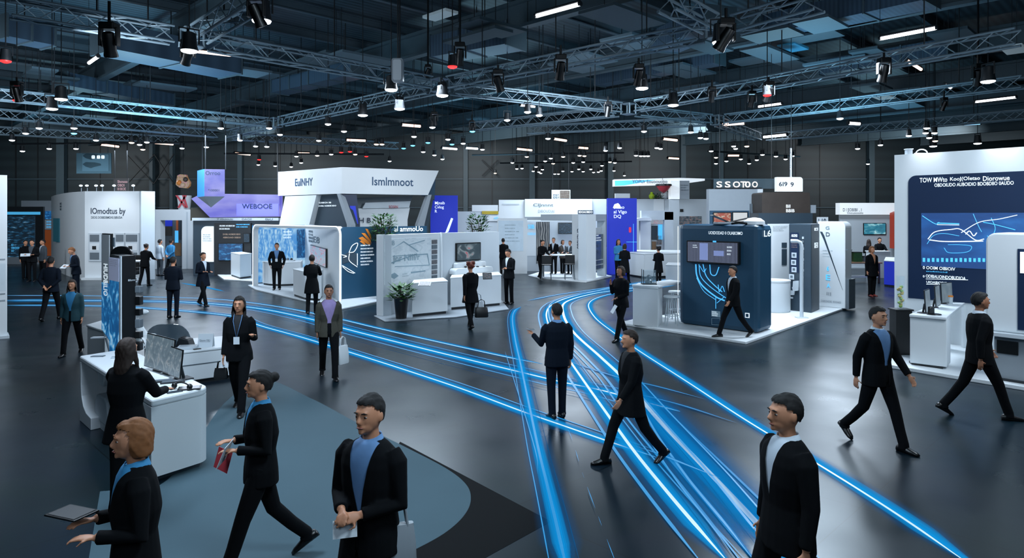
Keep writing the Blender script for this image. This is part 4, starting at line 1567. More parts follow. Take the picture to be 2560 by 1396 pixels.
# violet hanging box with pyramid bottom
p0 = dp(495, 430, 31.5)
x0, x1, x2 = dp(494, 423, 32.6), dp(511, 423, 31.4), dp(562, 423, 31.6)
zt, zb, za = x1.z, dp(511, 491, 31.4).z, dp(533, 519, 32).z
x3 = x0 + (x2 - x1)
t = thing('hanging_sign', 'violet box sign hanging with pointed bottom above the fascia', 'sign', (x1.x + .6, x1.y + .6, za))
q = [V((p.x, p.y, zb)) for p in (x0, x1, x2, x3)]
obj('box', MB().prism(q, (0, 0, zt - zb)), M_['pic_violet'], t)
ap = V((sum(p.x for p in q) / 4, sum(p.y for p in q) / 4, za))
obj('pointed_bottom', MB().add([p - V((0, 0, .004)) for p in q] + [ap], [(0, 1, 2, 3), (0, 1, 4), (1, 2, 4), (2, 3, 4), (3, 0, 4)]), M_['grey'], t)
f = Fr(x0, x1)
obj('side_panel', f.slab(.02, f.L - .01, zb, zt, 0, .02), mat('side_blue', '#2f7fd8', .5, emit=.5), t)
f = Fr(x1, x2)
lettering(f, 'Orroo', 514, 551, 428, 438, M_['ink'], t, .03)
lettering(f, '*100001', 520, 548, 473, 479, M_['ink'], t, .03)
for p in (x1, x2):
    obj('hanging_wire', MB().tube([V((p.x, p.y + .1, zt)), V((p.x, p.y + .1, ROOF))], .02, 5), M_['dark'], t)
# colourful food stand signs
f = flat(38)
t = thing('hanging_sign', 'colourful rounded sign with pink and yellow dots beside the violet box', 'sign', f.P(*f.px(456, 470)))
obj('board', f.poly(MB(), [f.px(x, y) for x, y in ((443, 439), (450, 436), (464, 437), (468, 447), (474, 456), (473, 465), (466, 471), (448, 469), (439, 462), (441, 450))], -.2, 0), picture('pic_candy', [(0, '#5a2a2a'), (.42, '#b8763a'), (.5, '#d8c060'), (.58, '#d87a9a'), (.7, '#f0c8d4')], 'noise', 6, .35), t)
for x, y, m in ((464, 449, 'wood'), (448, 457, 'orange'), (457, 463, 'letter_sand')):
    a, z = f.px(x, y)
    obj('ball', MB().ell(f.P(a, z, .02), (.14, .1, .14), 12, 8), M_[m], t, smooth=True)
p = f.P(*f.px(456, 437), -.1)
obj('hanging_wire', MB().tube([p, V((p.x, p.y, ROOF))], .02, 5), M_['dark'], t)
t = thing('bucket_sign', 'white cup-shaped sign with red stripes standing on the doorway frame', 'sign', f.P(*f.px(461, 524)))
a, z = f.px(461, 524)
c = f.P(a, z)
obj('cup', MB().lathe([(.3, 0), (.38, .78), (.36, .78), (.3, .1)], c, 20), M_['white'], t, smooth=True)
for k, (xa, xb) in enumerate(((447, 470), (464, 473), (470, 452))):
    pa, pb = f.px(xa, 489), f.px(xb, 520)
    obj('stripe', MB().prism([f.P(pa[0], pa[1], .4), f.P(pa[0] + .12, pa[1], .4), f.P(pb[0] + .12, pb[1], .4), f.P(pb[0], pb[1], .4)], (0, .02, 0)), M_['letter_red'], t)
obj('post', MB().tube([V((c.x, c.y + .0, 0)), c], .08, 8), M_['white2'], t)
# -- big white two-face booth
Cn, Lf, Rt = dp(855, 420, 29.0), dp(695, 430, 32.2), dp(1097, 427, 31.3)
FL, FR2 = Fr(Lf, Cn), Fr(Cn, Rt)
t = booth('big white two-face booth with slanted fascia and blue letters', (Cn.x, Cn.y + 2))
zt, zb = 4.93, 3.8
sl = FR2.px(1070, 488)[0]
obj('fascia', FL.poly(MB(), [(0, zb), (FL.L, zb), (FL.L, zt), (0, zt)], -.5, 0), M_['white'], t)
obj('fascia', FR2.poly(MB(), [(0, zb), (sl, zb), (FR2.L, zt), (0, zt)], -.5, 0), M_['white'], t)
lettering(FL, 'EuINHY', 738, 782, 446, 465, mat('ink_blue', '#1d4668', .5), t)
lettering(FR2, 'Ismlmnoot', 930, 1033, 444, 465, M_['ink_blue'], t)
pxpoly(FR2, [(1097, 428), (1101, 432), (1098, 500), (1080, 490), (1071, 489)], 'navy', t, 'side_return', -.9, -.52)
zz = None
pxpoly(FL, [(712, 491), (790, 488), (772, 562), (772, None), (696, None), (697, 562)], 'white', t, 'slanted_panel', -.3, -.02)
pxpoly(FL, [(791, 489), (846, 485), (870, 562), (870, None), (775, None), (774, 562)], 'slate', t, 'dark_panel', -.5, -.25)
rows(FL, 787, 839, 505, 521, 2, M_['letter_white'], t, .45, off=-.2)
pxpoly(FL, [(843, 485), (851, 485), (879, 562), (879, None), (868, None), (868, 562)], 'grey', t, 'slanted_post', -.2, .02)
pxpoly(FR2, [(856, 484), (893, 484), (902, 560), (902, None), (885, None), (882, 560)], 'navy2', t, 'slanted_column', -.5, -.1)
pxpoly(FR2, [(876, 515), (890, 515), (897, 560), (884, 560)], 'royal', t, 'column_print', -.1, -.07)
lettering(FR2, 'o', 873, 879, 524, 531, M_['letter_blue'], t, -.05)
pxpoly(FR2, [(897, 494), (1064, 488), (1052, 520), (900, 521)], 'midgrey', t, 'dark_band', -1.6, -1.5)
pxpoly(FR2, [(902, 521), (1052, 519), (1046, 550), (1046, None), (902, None)], 'white', t, 'back_wall', -1.5, -1.3)
pxpoly(FR2, [(936, 506), (1052, 502), (1048, 519), (928, 521)], 'white2', t, 'panel', -1.3, -1.2)
lettering(FR2, 'SOSIN', 994, 1017, 513, 520, M_['letter_red'], t, -1.1)
lettering(FR2, 'cH B', 910, 950, 545, 558, M_['ink'], t, -1.2)
pxpoly(FR2, [(1070, 488), (1079, 487), (1061, 562), (1061, None), (1044, None), (1044, 562)], 'grey', t, 'slanted_post', -.3, 0)
pxpoly(FR2, [(1081, 487), (1092, 487), (1078, 562), (1078, None), (1063, None), (1063, 562)], 'slate', t, 'slanted_post', -.6, -.3)
# -- royal banner and white walls behind
f = flat(35)
t = thing('banner', 'royal blue banner with white writing between the two-face booth and the shrub', 'banner', f.P(f.px(1110, 580)[0], 0))
wall(f, 1076, 1144, 489, 'royal', t, name='cloth', th=.1)
lettering(f, 'Mjnsib\nCvlog\nR', 1087, 1112, 504, 532, M_['letter_white'], t)
pxpoly(f, [(1113, 583), (1128, 545), (1133, 547), (1121, 580)], 'letter_white', t, 'swoosh', 0, .03)
f = flat(38)
t = booth('low white stand wall with yellow stripe behind the kiosk shrub', at(1190, 668))
wall(f, 1134, 1250, 529, 'white2', t)
wall(f, 1180, 1245, 513, 'white', t, yb=529, o=.02)
panel(f, 1205, 1246, 528, 536, mat('yellow', '#b09a2a', .5), t, 'stripe', .02, .05)
panel(f, 1218, 1250, 540, 553, M_['white'], t, 'sign_board', 0, .06)
lettering(f, 'onDh', 1235, 1246, 542, 548, M_['letter_blue'], t, .08)
panel(f, 1141, 1144, 545, 552, M_['inkgrey'], t, 'symbol', 0, .02)
# -- LED curved booth (blue photo wall + navy wall)
P1, P2 = at(632, 718), at(850, 757)
P3 = V((-3.1, 24.75, 0))
Cc = V((-9.2, 30.2, 0))
platform('low pale platform under the booth with lit rounded frame', [at(620, 716), at(640, 727), at(700, 741), at(852, 776), at(945, 756), P3 + V((0, 1.5, 0)), Cc + V((0, .8, 0))], .05, 'white2')
t = booth('white booth with lit rounded frame, blue photo wall and navy side', (P2.x, P2.y))
ff = Fr(P1, P2)
hz = 2.5
obj('frame', arch(ff, 0, ff.L, .05, hz, .1, .3, -.18, 0), M_['white'], t, smooth=True)
obj('light_line', arch(ff, -.012, ff.L + .012, .05, hz + .012, .03, .31, -.02, .012), M_['led'], t, smooth=True)
fb = Fr(V((-10.75, 28.3, 0)), Cc)
obj('photo_wall', fb.slab(0, fb.L, .05, hz - .05, -.12, 0), PBLUE, t)
for x1, x2 in ((645, 668), (671, 702), (705, 732), (742, 763)):
    panel(fb, x1, x2, 574, 645, PBLUE2 if x1 == 742 else M_['pic_blue_photo'], t, 'print_panel', 0, .03)
rows(fb, 707, 730, 578, 600, 3, M_['letter_white'], t, off=.04)
fs = Fr(Cc, P2)
obj('side_wall', fs.slab(0, fs.L - .1, .05, hz - .03, -.1, 0), M_['white'], t)
lettering(fs, '888\n010\n8B8\nB80', 772, 783, 576, 606, M_['inkgrey'], t)
lettering(fs, 'E8', 784, 799, 592, 608, M_['inkgrey'], t)
screen(fs, 780, 819, 617, 662, PGREY, 'screen with pink and white picture on the white side wall', off=.01)
fd = Fr(P2, P3)
obj('navy_wall', fd.poly(MB(), rrect(.06, fd.L, .1, hz - .02, .12, 'tl'), -.15, 0), M_['navy'], t)
obj('floor_rail', fd.slab(.06, fd.L, .05, .1, -.15, .05), M_['white'], t)
lettering(fd, 'al ammoUo', 985, 1057, 566, 579, M_['letter_white'], t)
rows(fd, 901, 936, 612, 668, 7, M_['letter_white'], t, .45)
for q in (((896, 596), (906, 592), (922, 604), (927, 612), (918, 611)), ((903, 583), (912, 583), (926, 600), (928, 609), (916, 597)), ((913, 572), (919, 573), (927, 588), (928, 600), (922, 590)), ((899, 604), (906, 600), (914, 612), (910, 612))):
    pxpoly(fd, q, 'orange', t, 'leaf_mark', 0, .012)
pxpoly(fd, [(856, 640), (875, 628), (892, 634), (893, 650), (893, 664), (873, 655), (856, 660)], 'slate', t, 'drawing', 0, .008)
for q in (((872, 632), (880, 615), (893, 608), (892, 618), (884, 630), (872, 632)), ((852, 637), (866, 641), (858, 644)), ((855, 664), (872, 674), (887, 683)), ((856, 667), (870, 679), (884, 684)), ((873, 634), (873, 652), (893, 668)), ((893, 634), (893, 664))):
    stroke(fd, q, .012, 'letter_white', t)
# desks inside
block('counter', 'white curved desk behind the man with the badge', 'counter', [at(656, 715), at(672, 717.5), at(702, 719), at(752, 717), at(757, 710), at(706, 710)], .05, 1.0, M_['white'])
block('counter', 'white desk with the standing woman in dark dress', 'counter', [at(733, 744), at(762, 754), at(800, 757), at(808, 745), at(770, 736)], .05, 1.0, M_['white'])
dk = MB()
c = fb.P(fb.px(668, 655)[0], 1.0, 1.4)
tt = thing('model_display', 'small dark exhibits on a pale tray on the curved desk', 'exhibit', (c.x, c.y, 1.0))
obj('tray', MB().box(c + V((0, 0, .02)), (.7, .3, .04)), M_['white2'], tt, bev=.02)
for k in range(4):
    obj('model', MB().ell(c + V((-.25 + k * .16, 0, .07)), (.06, .05, .05), 8, 6), M_['black'] if k % 2 else M_['metal'], tt, smooth=True)
# -- white kiosk with etched panel, TV and counters
K0, K1, K2, K3 = at(941, 788), at(958, 793), at(1104, 767), at(1248, 749)
platform('grey platform under the white kiosk with the planter', [at(935, 792), at(962, 806), at(1140, 795), at(1272, 775), at(1250, 748), at(1100, 752)], .03, 'grey')
t = booth('white kiosk with etched drawing panel and open counter wall', (K1.x, K1.y))
hz = 2.31
fk = Fr(K1, K2)
obj('wall_panel', fk.slab(0, fk.L, .03, hz, -.25, 0), M_['white'], t)
fe = Fr(K0, K1)
obj('end_panel', fe.slab(0, fe.L - .002, .03, hz, -.25, 0), M_['white2'], t)
fr_ = Fr(K2, K3)
obj('wall_panel', fr_.slab(.02, fr_.L, .03, hz, -.25, 0), M_['white2'], t)
obj('corner_post', MB().tube([V((K2.x, K2.y - .05, .03)), V((K2.x, K2.y - .05, hz + .02))], .04, 10), M_['white'], t, smooth=True)
panel(fk, 960, 1076, 596, 706, PPRINT, t, 'etched_panel', 0, .02)
mat('etch', '#7d97a3', .5)
for q in (((975, 625), (1008, 603), (1045, 628), (1043, 630), (1008, 606)), ((965, 660), (1040, 634), (1042, 636), (967, 663)), ((980, 640), (1068, 634), (1073, 664), (985, 668), (986, 666), (1071, 662), (1066, 637), (981, 642)), ((1020, 612), (1060, 600), (1061, 602), (1021, 614)), ((970, 690), (985, 682), (995, 690), (984, 698)), ((1026, 680), (1062, 676), (1062, 679), (1026, 684))):
    pxpoly(fk, q, 'etch', t, 'line_drawing', .02, .026)
lettering(fk, 'Jnr NIII/r', 980, 1048, 636, 658, M_['etch'], t, .03)
lettering(fk, 'BIB', 968, 985, 602, 614, M_['etch'], t, .03)
rows(fk, 1004, 1022, 684, 694, 2, M_['etch'], t, off=.03)
for k in range(8):
    panel(fk, 1079, 1092, 600 + k * 12.6, 600 + k * 12.6 + 10, M_['midgrey'] if k % 2 else PMIX, t, 'sample_card', 0, .02)
screen(fr_, 1138, 1199, 607, 652, picture('pic_red_rope', [(0, '#1c2a33'), (.5, '#33464f'), (.58, '#8fa0a8'), (.64, '#c24a5a'), (.68, '#5a6a72')], 'noise', 1.6, .7, (1, 1, 1), .6), 'flat screen with red figure on the kiosk wall')
block('counter', 'white counter with tilted panel beside the potted plant', 'counter', [at(1030, 796), at(1119, 787), at(1108, 775), at(1035, 784)], .03, .98, M_['white'])
block('counter', 'white counter with framed tablet at the kiosk end', 'counter', [at(1126, 778), at(1253, 766), at(1246, 755), at(1130, 767)], .03, 1.0, M_['white'])
sh = fr_.P(fr_.px(1150, 690)[0], 1.12, .3)
t = thing('display_shelf', 'white rounded shelf unit with small black parts under the flat screen', 'shelf', fr_.P(fr_.px(1165, 680)[0], 1.0, .3))
a0, a1, z0, z1 = fr_.rect(1122, 1215, 668, 694)
obj('body', fr_.poly(MB(), rrect(a0, a1, 1.0, z1, .1, 'tl tr'), .02, .34), M_['white'], t, bev=.01)
a0, a1, z0, z1 = fr_.rect(1132, 1205, 655, 668)
obj('upper_step', fr_.poly(MB(), rrect(a0, a1, z0 - .04, z1, .06, 'tl tr'), .02, .2), M_['white'], t, bev=.01)
for x in (1150, 1163, 1180, 1196):
    a, z = fr_.px(x, 668)
    obj('sample', MB().ell(fr_.P(a, z + .02, .27), (.05, .04, .035), 8, 6), M_['black'], t, smooth=True)


def tablet(p, w, h, tilt, yaw, label, m='black', pic=None, name='tablet', th=.02):
    rot = MX.Rotation(math.radians(yaw), 3, 'Z') @ MX.Rotation(-tilt, 3, 'X')
    t = thing(name, label, 'tablet', p)
    c = V(p) + rot @ V((0, 0, h / 2 + .0))
    obj('frame', MB().box(c, (w, th, h), rot), M_[m], t, bev=.008)
    obj('display', MB().box(c + rot @ V((0, -th / 2 - .002, 0)), (w * .86, .006, h * .84), rot), pic or PDARK, t)
    b = V(p) + rot @ V((0, .02, h * .6))
    obj('stand', MB().tube([b, V((b.x, b.y + h * .4, p[2] + .008))], .012, 6), M_[m], t)
    return t


tablet(at(1219, 699, 1.0), .28, .2, .3, 20, 'black framed tablet leaning on the end counter', pic=PMIX)
tablet(at(1060, 716, .98), .34, .18, .9, -10, 'tilted white panel with dark drawing on the counter by the plant', 'white', PMIX)


def plant(p, label, h=.4, r=.3, n=60, m='leaf', pot=True, name='potted_plant', potr=.16, poth=.5, seed=1, leaf=.12, stem=.0):
    rr = random.Random(seed)
    t = thing(name, label, 'plant', p)
    p = V(p)
    z0 = 0
    if pot:
        obj('pot', MB().lathe([(potr * .72, 0), (potr, poth), (potr * .92, poth), (potr * .88, poth - .04), (.01, poth - .05)], p, 24), M_['black'] if pot is True else M_[pot], t, smooth=True)
        z0 = poth - .05
    stm, lv = MB(), MB()
    for k in range(n):
        a = rr.uniform(0, 2 * PI)
        u = rr.random()
        rad = r * math.sqrt(rr.random()) * (1 - .5 * max(0, u - .5))
        tip = p + V((rad * math.cos(a), rad * math.sin(a), z0 + stem + h * u))
        if k % 5 == 0:
            stm.tube([p + V((0, 0, z0)), p + V((rad * .3 * math.cos(a), rad * .3 * math.sin(a), z0 + (stem + h * u) * .6)), tip], [.012, .008, .004], 5)
        d = V((math.cos(a), math.sin(a), rr.uniform(-.3, .8))).normalized()
        s = d.cross(V((0, 0, 1))).normalized() * leaf * rr.uniform(.22, .34)
        nn = d.cross(s).normalized() * leaf * .06
        L = leaf * rr.uniform(.7, 1.3)
        lv.add([tip, tip + d * L * .35 + s + nn, tip + d * L, tip + d * L * .35 - s + nn], [(0, 1, 2), (0, 2, 3)])
    obj('stem', stm, M_['wood'], t)
    obj('foliage', lv, M_[m], t)
    return t


plant(at(1003, 799), 'leafy green plant in tall black pot beside the white counter', .38, .3, 110, potr=.2, poth=.6, leaf=.22, seed=4)
plant(at(960, 752), 'dense dark green shrub behind the etched kiosk panel', .9, .42, 420, potr=.25, poth=.6, leaf=.15, seed=5, stem=1.45)
plant(at(1194, 738), 'looser green shrub behind the kiosk screen wall', .95, .42, 260, potr=.25, poth=.6, leaf=.17, seed=6, stem=1.4)

# -- centre-far white booth with meeting table
f = flat(36)
t = booth('wide white stand wall with thin curved writing above the meeting table', at(1380, 674))
wall(f, 1247, 1312, 500, 'white', t)
wall(f, 1312, 1480, 498, 'white', t, o=.1)
wall(f, 1480, 1516, 498, 'white2', t)
lettering(f, 'ClJnnnt', 1333, 1383, 509, 519, M_['inkgrey'], t, .12)
lettering(f, 'DIBOUDIAI', 1345, 1386, 525, 532, M_['grey'], t, .12)
panel(f, 1256, 1298, 509, 512, M_['white2'], t, 'groove', 0, .02)
panel(f, 1444, 1482, 526, 535, M_['slate'], t, 'sign_board', .1, .2)
lettering(f, 'BDOAOIBDO', 1446, 1480, 528, 533, M_['letter_white'], t, .22)
f = flat(33.5)
t = thing('poster_panel', 'pale poster panel with map drawing behind the man at the meeting stand', 'poster', f.P(f.px(1275, 680)[0], 0))
wall(f, 1243, 1318, 546, 'white', t, name='board', th=.1)
panel(f, 1246, 1308, 552, 628, mat('map_print', '#a8bccb', .5, emit=.25, noise=.2, scale=3), t, 'print', 0, .02)
rows(f, 1262, 1302, 562, 610, 6, M_['etch'], t, .3, off=.03)
K, Kl, Kr = at(1467, 704), at(1430, 699), at(1516, 692)
t = booth('white meeting stand with pillar carrying vertical black letters', (K.x, K.y))
fl_, fr3 = Fr(Kl + (Kl - K) * 2.6, K), Fr(K, Kr)
zt = 2.92
platform('thin white platform under the meeting stand', [at(1320, 691), at(1345, 697), at(1466, 707.5), at(1530, 693), at(1480, 682), at(1350, 682)], .05)
a0 = fl_.px(1430, 600)[0]
obj('pillar', fl_.slab(a0, fl_.L, .05, zt, -.5, 0), M_['white'], t)
obj('beam', fl_.slab(fl_.px(1352, 545)[0], a0, zt - .3, zt, -.5, 0), M_['white2'], t)
obj('beam', fl_.slab(fl_.px(1308, 548)[0], fl_.px(1352, 548)[0], zt - .28, zt - .12, -.4, -.1), M_['white2'], t)
lettering(fl_, 'CAenoao', 1443, 1455, 571, 623, M_['ink'], t, vert=True)
b0, b1 = fr3.px(1481, 600)[0], fr3.px(1513, 600)[0]
obj('pillar', fr3.slab(.01, b0, .05, zt, -.4, 0), M_['white2'], t)
obj('pillar', fr3.slab(b1, fr3.L, .05, zt, -.4, 0), M_['white2'], t)
obj('beam', fr3.slab(b0, b1, 2.62, zt, -.4, 0), M_['white2'], t)
obj('display_case', fr3.slab(b0, b1, 1.5, 2.3, -.3, -.2), M_['white'], t)
obj('glass_panel', fr3.slab(b0, b1, .4, 2.0, -.12, -.1), mat('smoke_glass', '#4c5c66', .15, emit=.05), t)
rows(fr3, 1483, 1510, 588, 606, 3, M_['letter_white'], t, off=-.06)
rows(fr3, 1484, 1506, 612, 640, 2, M_['inkgrey'], t, off=-.06)
for yy in (650, 662, 674):
    panel(fr3, 1483, 1509, yy, yy + 2, M_['white2'], t, 'shelf_edge', -.08, -.02)
f = flat(35)
t = booth('back display of the meeting stand with dark machine picture and wall screen', at(1375, 680))
wall(f, 1318, 1432, 553, 'white2', t)
panel(f, 1318, 1340, 556, 640, M_['white'], t, 'print', 0, .02)
lettering(f, 'SIB', 1320, 1336, 562, 572, M_['letter_blue'], t, .04)
lettering(f, 'CI0DLII', 1319, 1338, 582, 588, M_['letter_blue'], t, .04)
panel(f, 1341, 1374, 555, 660, picture('pic_machine', [(0, '#0e1824'), (.45, '#22384e'), (.55, '#b9c6d0'), (.62, '#1c2c3c'), (.75, '#cfd8de')], 'wave', 2, .3, (1, 1, 1), 8), t, 'print', 0, .03)
screen(f, 1395, 1432, 557, 585, PDARK, 'wall screen with pale band above the meeting table', off=.02)
c = at(1328, 668, .0)
tt = thing('lime_chair', 'round lime green tub seat before the machine picture', 'chair', c)
obj('shell', MB().lathe([(.2, .05), (.42, .25), (.48, .6), (.44, .85), (.38, .85), (.36, .5), (.02, .42)], c, 20), mat('lime', '#9fbf2a', .5, emit=.12), tt, smooth=True)
obj('base', MB().lathe([(.22, 0), (.2, .06)], c, 16), M_['metal'], tt)
c = at(1402, 692, .05)
tt = thing('meeting_table', 'white high meeting table with visitors around it', 'table', c)
obj('tabletop', MB().box(c + V((0, 0, 1.0)), (2.0, .8, .05)), M_['white'], tt, bev=.02)
for sx in (-.8, .8):
    obj('leg', MB().tube([c + V((sx, 0, 0)), c + V((sx, 0, .98))], .04, 8), M_['metal'], tt)
c = at(1366, 701, .05)


def stool(c, label, m='black', h=.68):
    t = thing('bar_chair', label, 'chair', c)
    c = V(c)
    obj('seat', MB().box(c + V((0, 0, h)), (.42, .42, .05)), M_[m], t, bev=.02)
    obj('backrest', MB().box(c + V((0, -.2, h + .22)), (.42, .03, .38)), M_[m], t, bev=.015)
    for sx in (-1, 1):
        for sy in (-1, 1):
            obj('leg', MB().tube([c + V((sx * .17, sy * .17, h)), c + V((sx * .21, sy * .21, 0))], .014, 6), M_['metal'], t)
    return t


stool(c, 'black bar chair in front of the meeting table')
stool(at(1424, 699, .05), 'black bar chair near the lettered white pillar')
# small sign above
f = flat(39)
t = thing('hanging_sign', 'small cream sign with brown picture above the white stand wall', 'sign', f.P(*f.px(1402, 498)))
panel(f, 1379, 1426, 475, 499, M_['white2'], t, 'board', -.05, 0)
panel(f, 1400, 1424, 477, 497, picture('pic_sepia', [(0, '#3a2a20'), (.5, '#b89a70'), (.7, '#e8e0d0')], 'noise', 7, .3), t, 'print', 0, .02)
lettering(f, 'mz1\nD21', 1383, 1397, 485, 496, M_['ink'], t, .02)
for x in (1382, 1422):
    p = f.P(*f.px(x, 475))
    obj('hanging_wire', MB().tube([p, V((p.x, p.y, ROOF))], .02, 5), M_['dark'], t)
# -- royal blue tall banner
f = flat(33)
t = thing('banner', 'tall royal blue banner with bold white letters behind the couple', 'banner', f.P(f.px(1552, 640)[0], 0))
wall(f, 1518, 1592, 496, 'royal', t, name='cloth', th=.12)
lettering(f, 'Siimo\nal Vigo\nDQ', 1534, 1567, 514, 547, M_['letter_white'], t)
panel(f, 1572, 1578, 568, 582, mat('red_pill', '#d8305a', .5, emit=.4), t, 'red_mark', 0, .02, r=.05)
pxpoly(f, [(1532, 520), (1536, 511), (1545, 508), (1550, 513), (1552, 522)], 'letter_white', t, 'emblem', 0, .02)
panel(f, 1566, 1592, 605, 606, M_['letter_blue'], t, 'thin_line', 0, .02)
panel(f, 1583, 1584, 560, 634, M_['letter_blue'], t, 'thin_line', 0, .02)
t = thing('light_box', 'small white light box above the tall royal banner', 'sign', f.P(*f.px(1556, 496)))
wall(f, 1538, 1575, 484, 'white', t, yb=495.5, name='box')
# -- canopy stand
f = flat(40)
t = booth('white stand wall behind the canopy sign with dark goods window', at(1680, 661))
wall(f, 1592, 1775, 498, 'white2', t, th=.2)
panel(f, 1684, 1754, 541, 562, PMIX, t, 'goods_window', 0, .03)
panel(f, 1634, 1660, 498, 600, M_['white'], t, 'panel', 0, .03)
panel(f, 1700, 1708, 523, 530, M_['black'], t, 'symbol', 0, .03)
panel(f, 1683, 1694, 580, 640, PMIX, t, 'goods_window', 0, .03)
f = flat(38.5)
t = thing('canopy_sign', 'long white canopy sign with faint blue lettering on a square pillar', 'canopy', f.P(f.px(1690, 498)[0], 3.9))
a = [(1535, 449), (1700, 445), (1762, 447), (1762, 452), (1690, 462), (1535, 466)]
pxpoly(f, a, 'backlit', t, 'canopy_board', -.6, 0)
pxpoly(f, [(1537, 452), (1640, 450), (1560, 464), (1537, 465)], 'letter_blue', t, 'blue_sweep', 0, .02)
lettering(f, 'YOPUr Eouoouooo', 1580, 1668, 450, 458, M_['inkgrey'], t, .03)
panel(f, 1675, 1698, 452, 498, M_['backlit'], t, 'pillar', -.4, .1)
panel(f, 1699, 1723, 452, 498, M_['grey'], t, 'pillar_side', -.4, .05)
rows(f, 1701, 1721, 462, 480, 3, M_['inkgrey'], t, off=.07)
wall(f, 1675, 1698, 498, 'white2', t, name='pillar_foot', th=.3, o=0)
for i, (x, r, m, lab) in enumerate(((1630, .17, 'lime', 'lime green ball on top of the stand wall'), (1663, .24, 'white', 'white rounded toy shape on top of the stand wall'), (1690, .2, 'slate', 'dark round jar on top of the stand wall'))):
    a, z = flat(40).px(x, 498)
    c = flat(40).P(a, 0, -.1)
    zt_ = flat(40).px(x, 498)[1]
    tt = thing('shelf_ornament', lab, 'ornament', (c.x, c.y, zt_))
    obj('body', MB().ell((c.x, c.y, zt_ + r * .95), (r, r, r), 14, 10), M_[m], tt, smooth=True)
    obj('cap', MB().ell((c.x, c.y, zt_ + r * 2.1), (r * .5, r * .5, r * .4), 12, 8), M_[m], tt, smooth=True)
plant((flat(40).P(flat(40).px(1645, 498)[0], 0).x, 40.08, flat(40).px(1645, 498)[1]), 'small green herb bunch on top of the stand wall', .3, .35, 70, pot=False, seed=9, leaf=.2)
a, z = flat(38.5).px(1656, 468)
c = flat(38.5).P(a, z, .3)
tt = thing('hanging_basket', 'small red and black hanging figure under the canopy sign', 'ornament', c)
obj('bowl', MB().lathe([(.05, -.35), (.25, -.2), (.42, .05), (.4, .08)], c, 16), M_['letter_red'], tt, smooth=True)
obj('rim', MB().lathe([(.46, .05), (.46, .14), (.4, .16)], c, 16), M_['black'], tt, smooth=True)
obj('hanging_wire', MB().tube([c + V((0, 0, .12)), c + V((0, .3, .5))], .01, 5), M_['dark'], tt)
# white arch column + portal with goods
f = flat(35.5)
t = booth('white portal stand with curved overhang and goods inside', at(1640, 676))
wall(f, 1601, 1627, 548, 'white', t, name='post', th=.4)
pxpoly(f, [(1576, 549), (1600, 545), (1625, 545), (1627, 552), (1600, 552), (1577, 554)], 'white', t, 'overhang', -.6, .3)
wall(f, 1604, 1684, 527, 'white2', t, yb=550, name='lintel', th=.4, o=-.05)
wall(f, 1662, 1684, 530, 'white2', t, name='post', th=.4, o=-.05)
wall(f, 1627, 1662, 545, 'white', t, name='back_wall', th=.05, o=-.5)
for x1, x2, y1, y2, m in ((1633, 1648, 565, 600, 'slate'), (1650, 1660, 562, 600, 'letter_blue'), (1634, 1644, 605, 636, 'wood2'), (1646, 1658, 590, 612, 'pic_goods'), (1630, 1661, 547, 560, 'pic_grey_photo')):
    panel(f, x1, x2, y1, y2, M_[m], t, 'goods_board', -.45, -.38)
c = at(1622, 672)
tt = thing('mannequin', 'dark display mannequin with red sash inside the portal stand', 'mannequin', c)
obj('body', MB().loft([oval(z, rx, ry) if False else [V((c.x, c.y, 0)) + p for p in oval(z, rx, ry)] for z, rx, ry in ((.6, .12, .1), (.95, .18, .12), (1.15, .15, .11), (1.4, .22, .12), (1.52, .12, .08), (1.56, .05, .05), (1.62, .07, .08), (1.75, .085, .1), (1.84, .05, .06))]), M_['slate'], tt, smooth=True)
obj('sash', MB().tube([(c.x - .16, c.y - .1, 1.45), (c.x, c.y - .16, 1.2), (c.x + .15, c.y - .12, .95)], .04, 6), M_['letter_red'], tt)
obj('stand', MB().tube([(c.x, c.y, 0), (c.x, c.y, .62)], .03, 8).lathe([(.22, 0), (.2, .02)], c, 16), M_['metal'], tt)
block('counter', 'long white counter below the tall royal banner', 'counter', [at(1572, 690), at(1610, 696), at(1702, 693), at(1702, 681), at(1590, 680)], 0, 1.12, M_['white'])
block('counter', 'white stepped counter beside the visitor with a cap', 'counter', [at(1664, 706), at(1702, 708), at(1704, 699), at(1670, 698)], 0, .75, M_['white'])

# -- grey tower with screens, glowing letters, brown box, small white sign
f = flat(24)
t = booth('pale grey tower wall with twin screens behind the dark screen booth', at(1840, 742))
wall(f, 1772, 1900, 473, 'grey', t, th=.3)
panel(f, 1893, 1906, 473, 600, M_['white'], t, 'edge_panel', -.3, .05)
panel(f, 1774, 1872, 527, 562, M_['navy'], t, 'panel', 0, .04)
screen(f, 1781, 1827, 531, 566, PORANGE, 'red and white screen on the grey tower', off=.04, th=.04)
screen(f, 1829, 1868, 530, 556, picture('pic_pale', [(0, '#8fa4b8'), (.5, '#c4d2de'), (.8, '#eef4f8')], 'brick', 3, .7, (1, 1, 3)), 'pale table screen on the grey tower', off=.04, th=.04)
panel(f, 1874, 1886, 510, 560, M_['midgrey'], t, 'panel', 0, .1)
for q in range(3):
    panel(f, 1876, 1905, 528 + q * 9, 534 + q * 9, M_['inkgrey'], t, 'vent_slot', .1, .12)
t = thing('letter_sign', 'outlined glowing letters hanging over the grey tower', 'sign', f.P(f.px(1845, 470)[0], f.px(1845, 470)[1]))
for k, (ch, x) in enumerate(zip('SSOT0O', (1791, 1812, 1832, 1851, 1862, 1880))):
    lettering(f, ch, x, x + (14 if k != 2 else 18), 454, 469, mat('letter_glow', '#fff0e6', .5, emit=1.3, ec='#ffeadc'), t, name='letter')
p0, p1 = f.P(*f.px(1788, 471), -.02), f.P(*f.px(1905, 471), -.02)
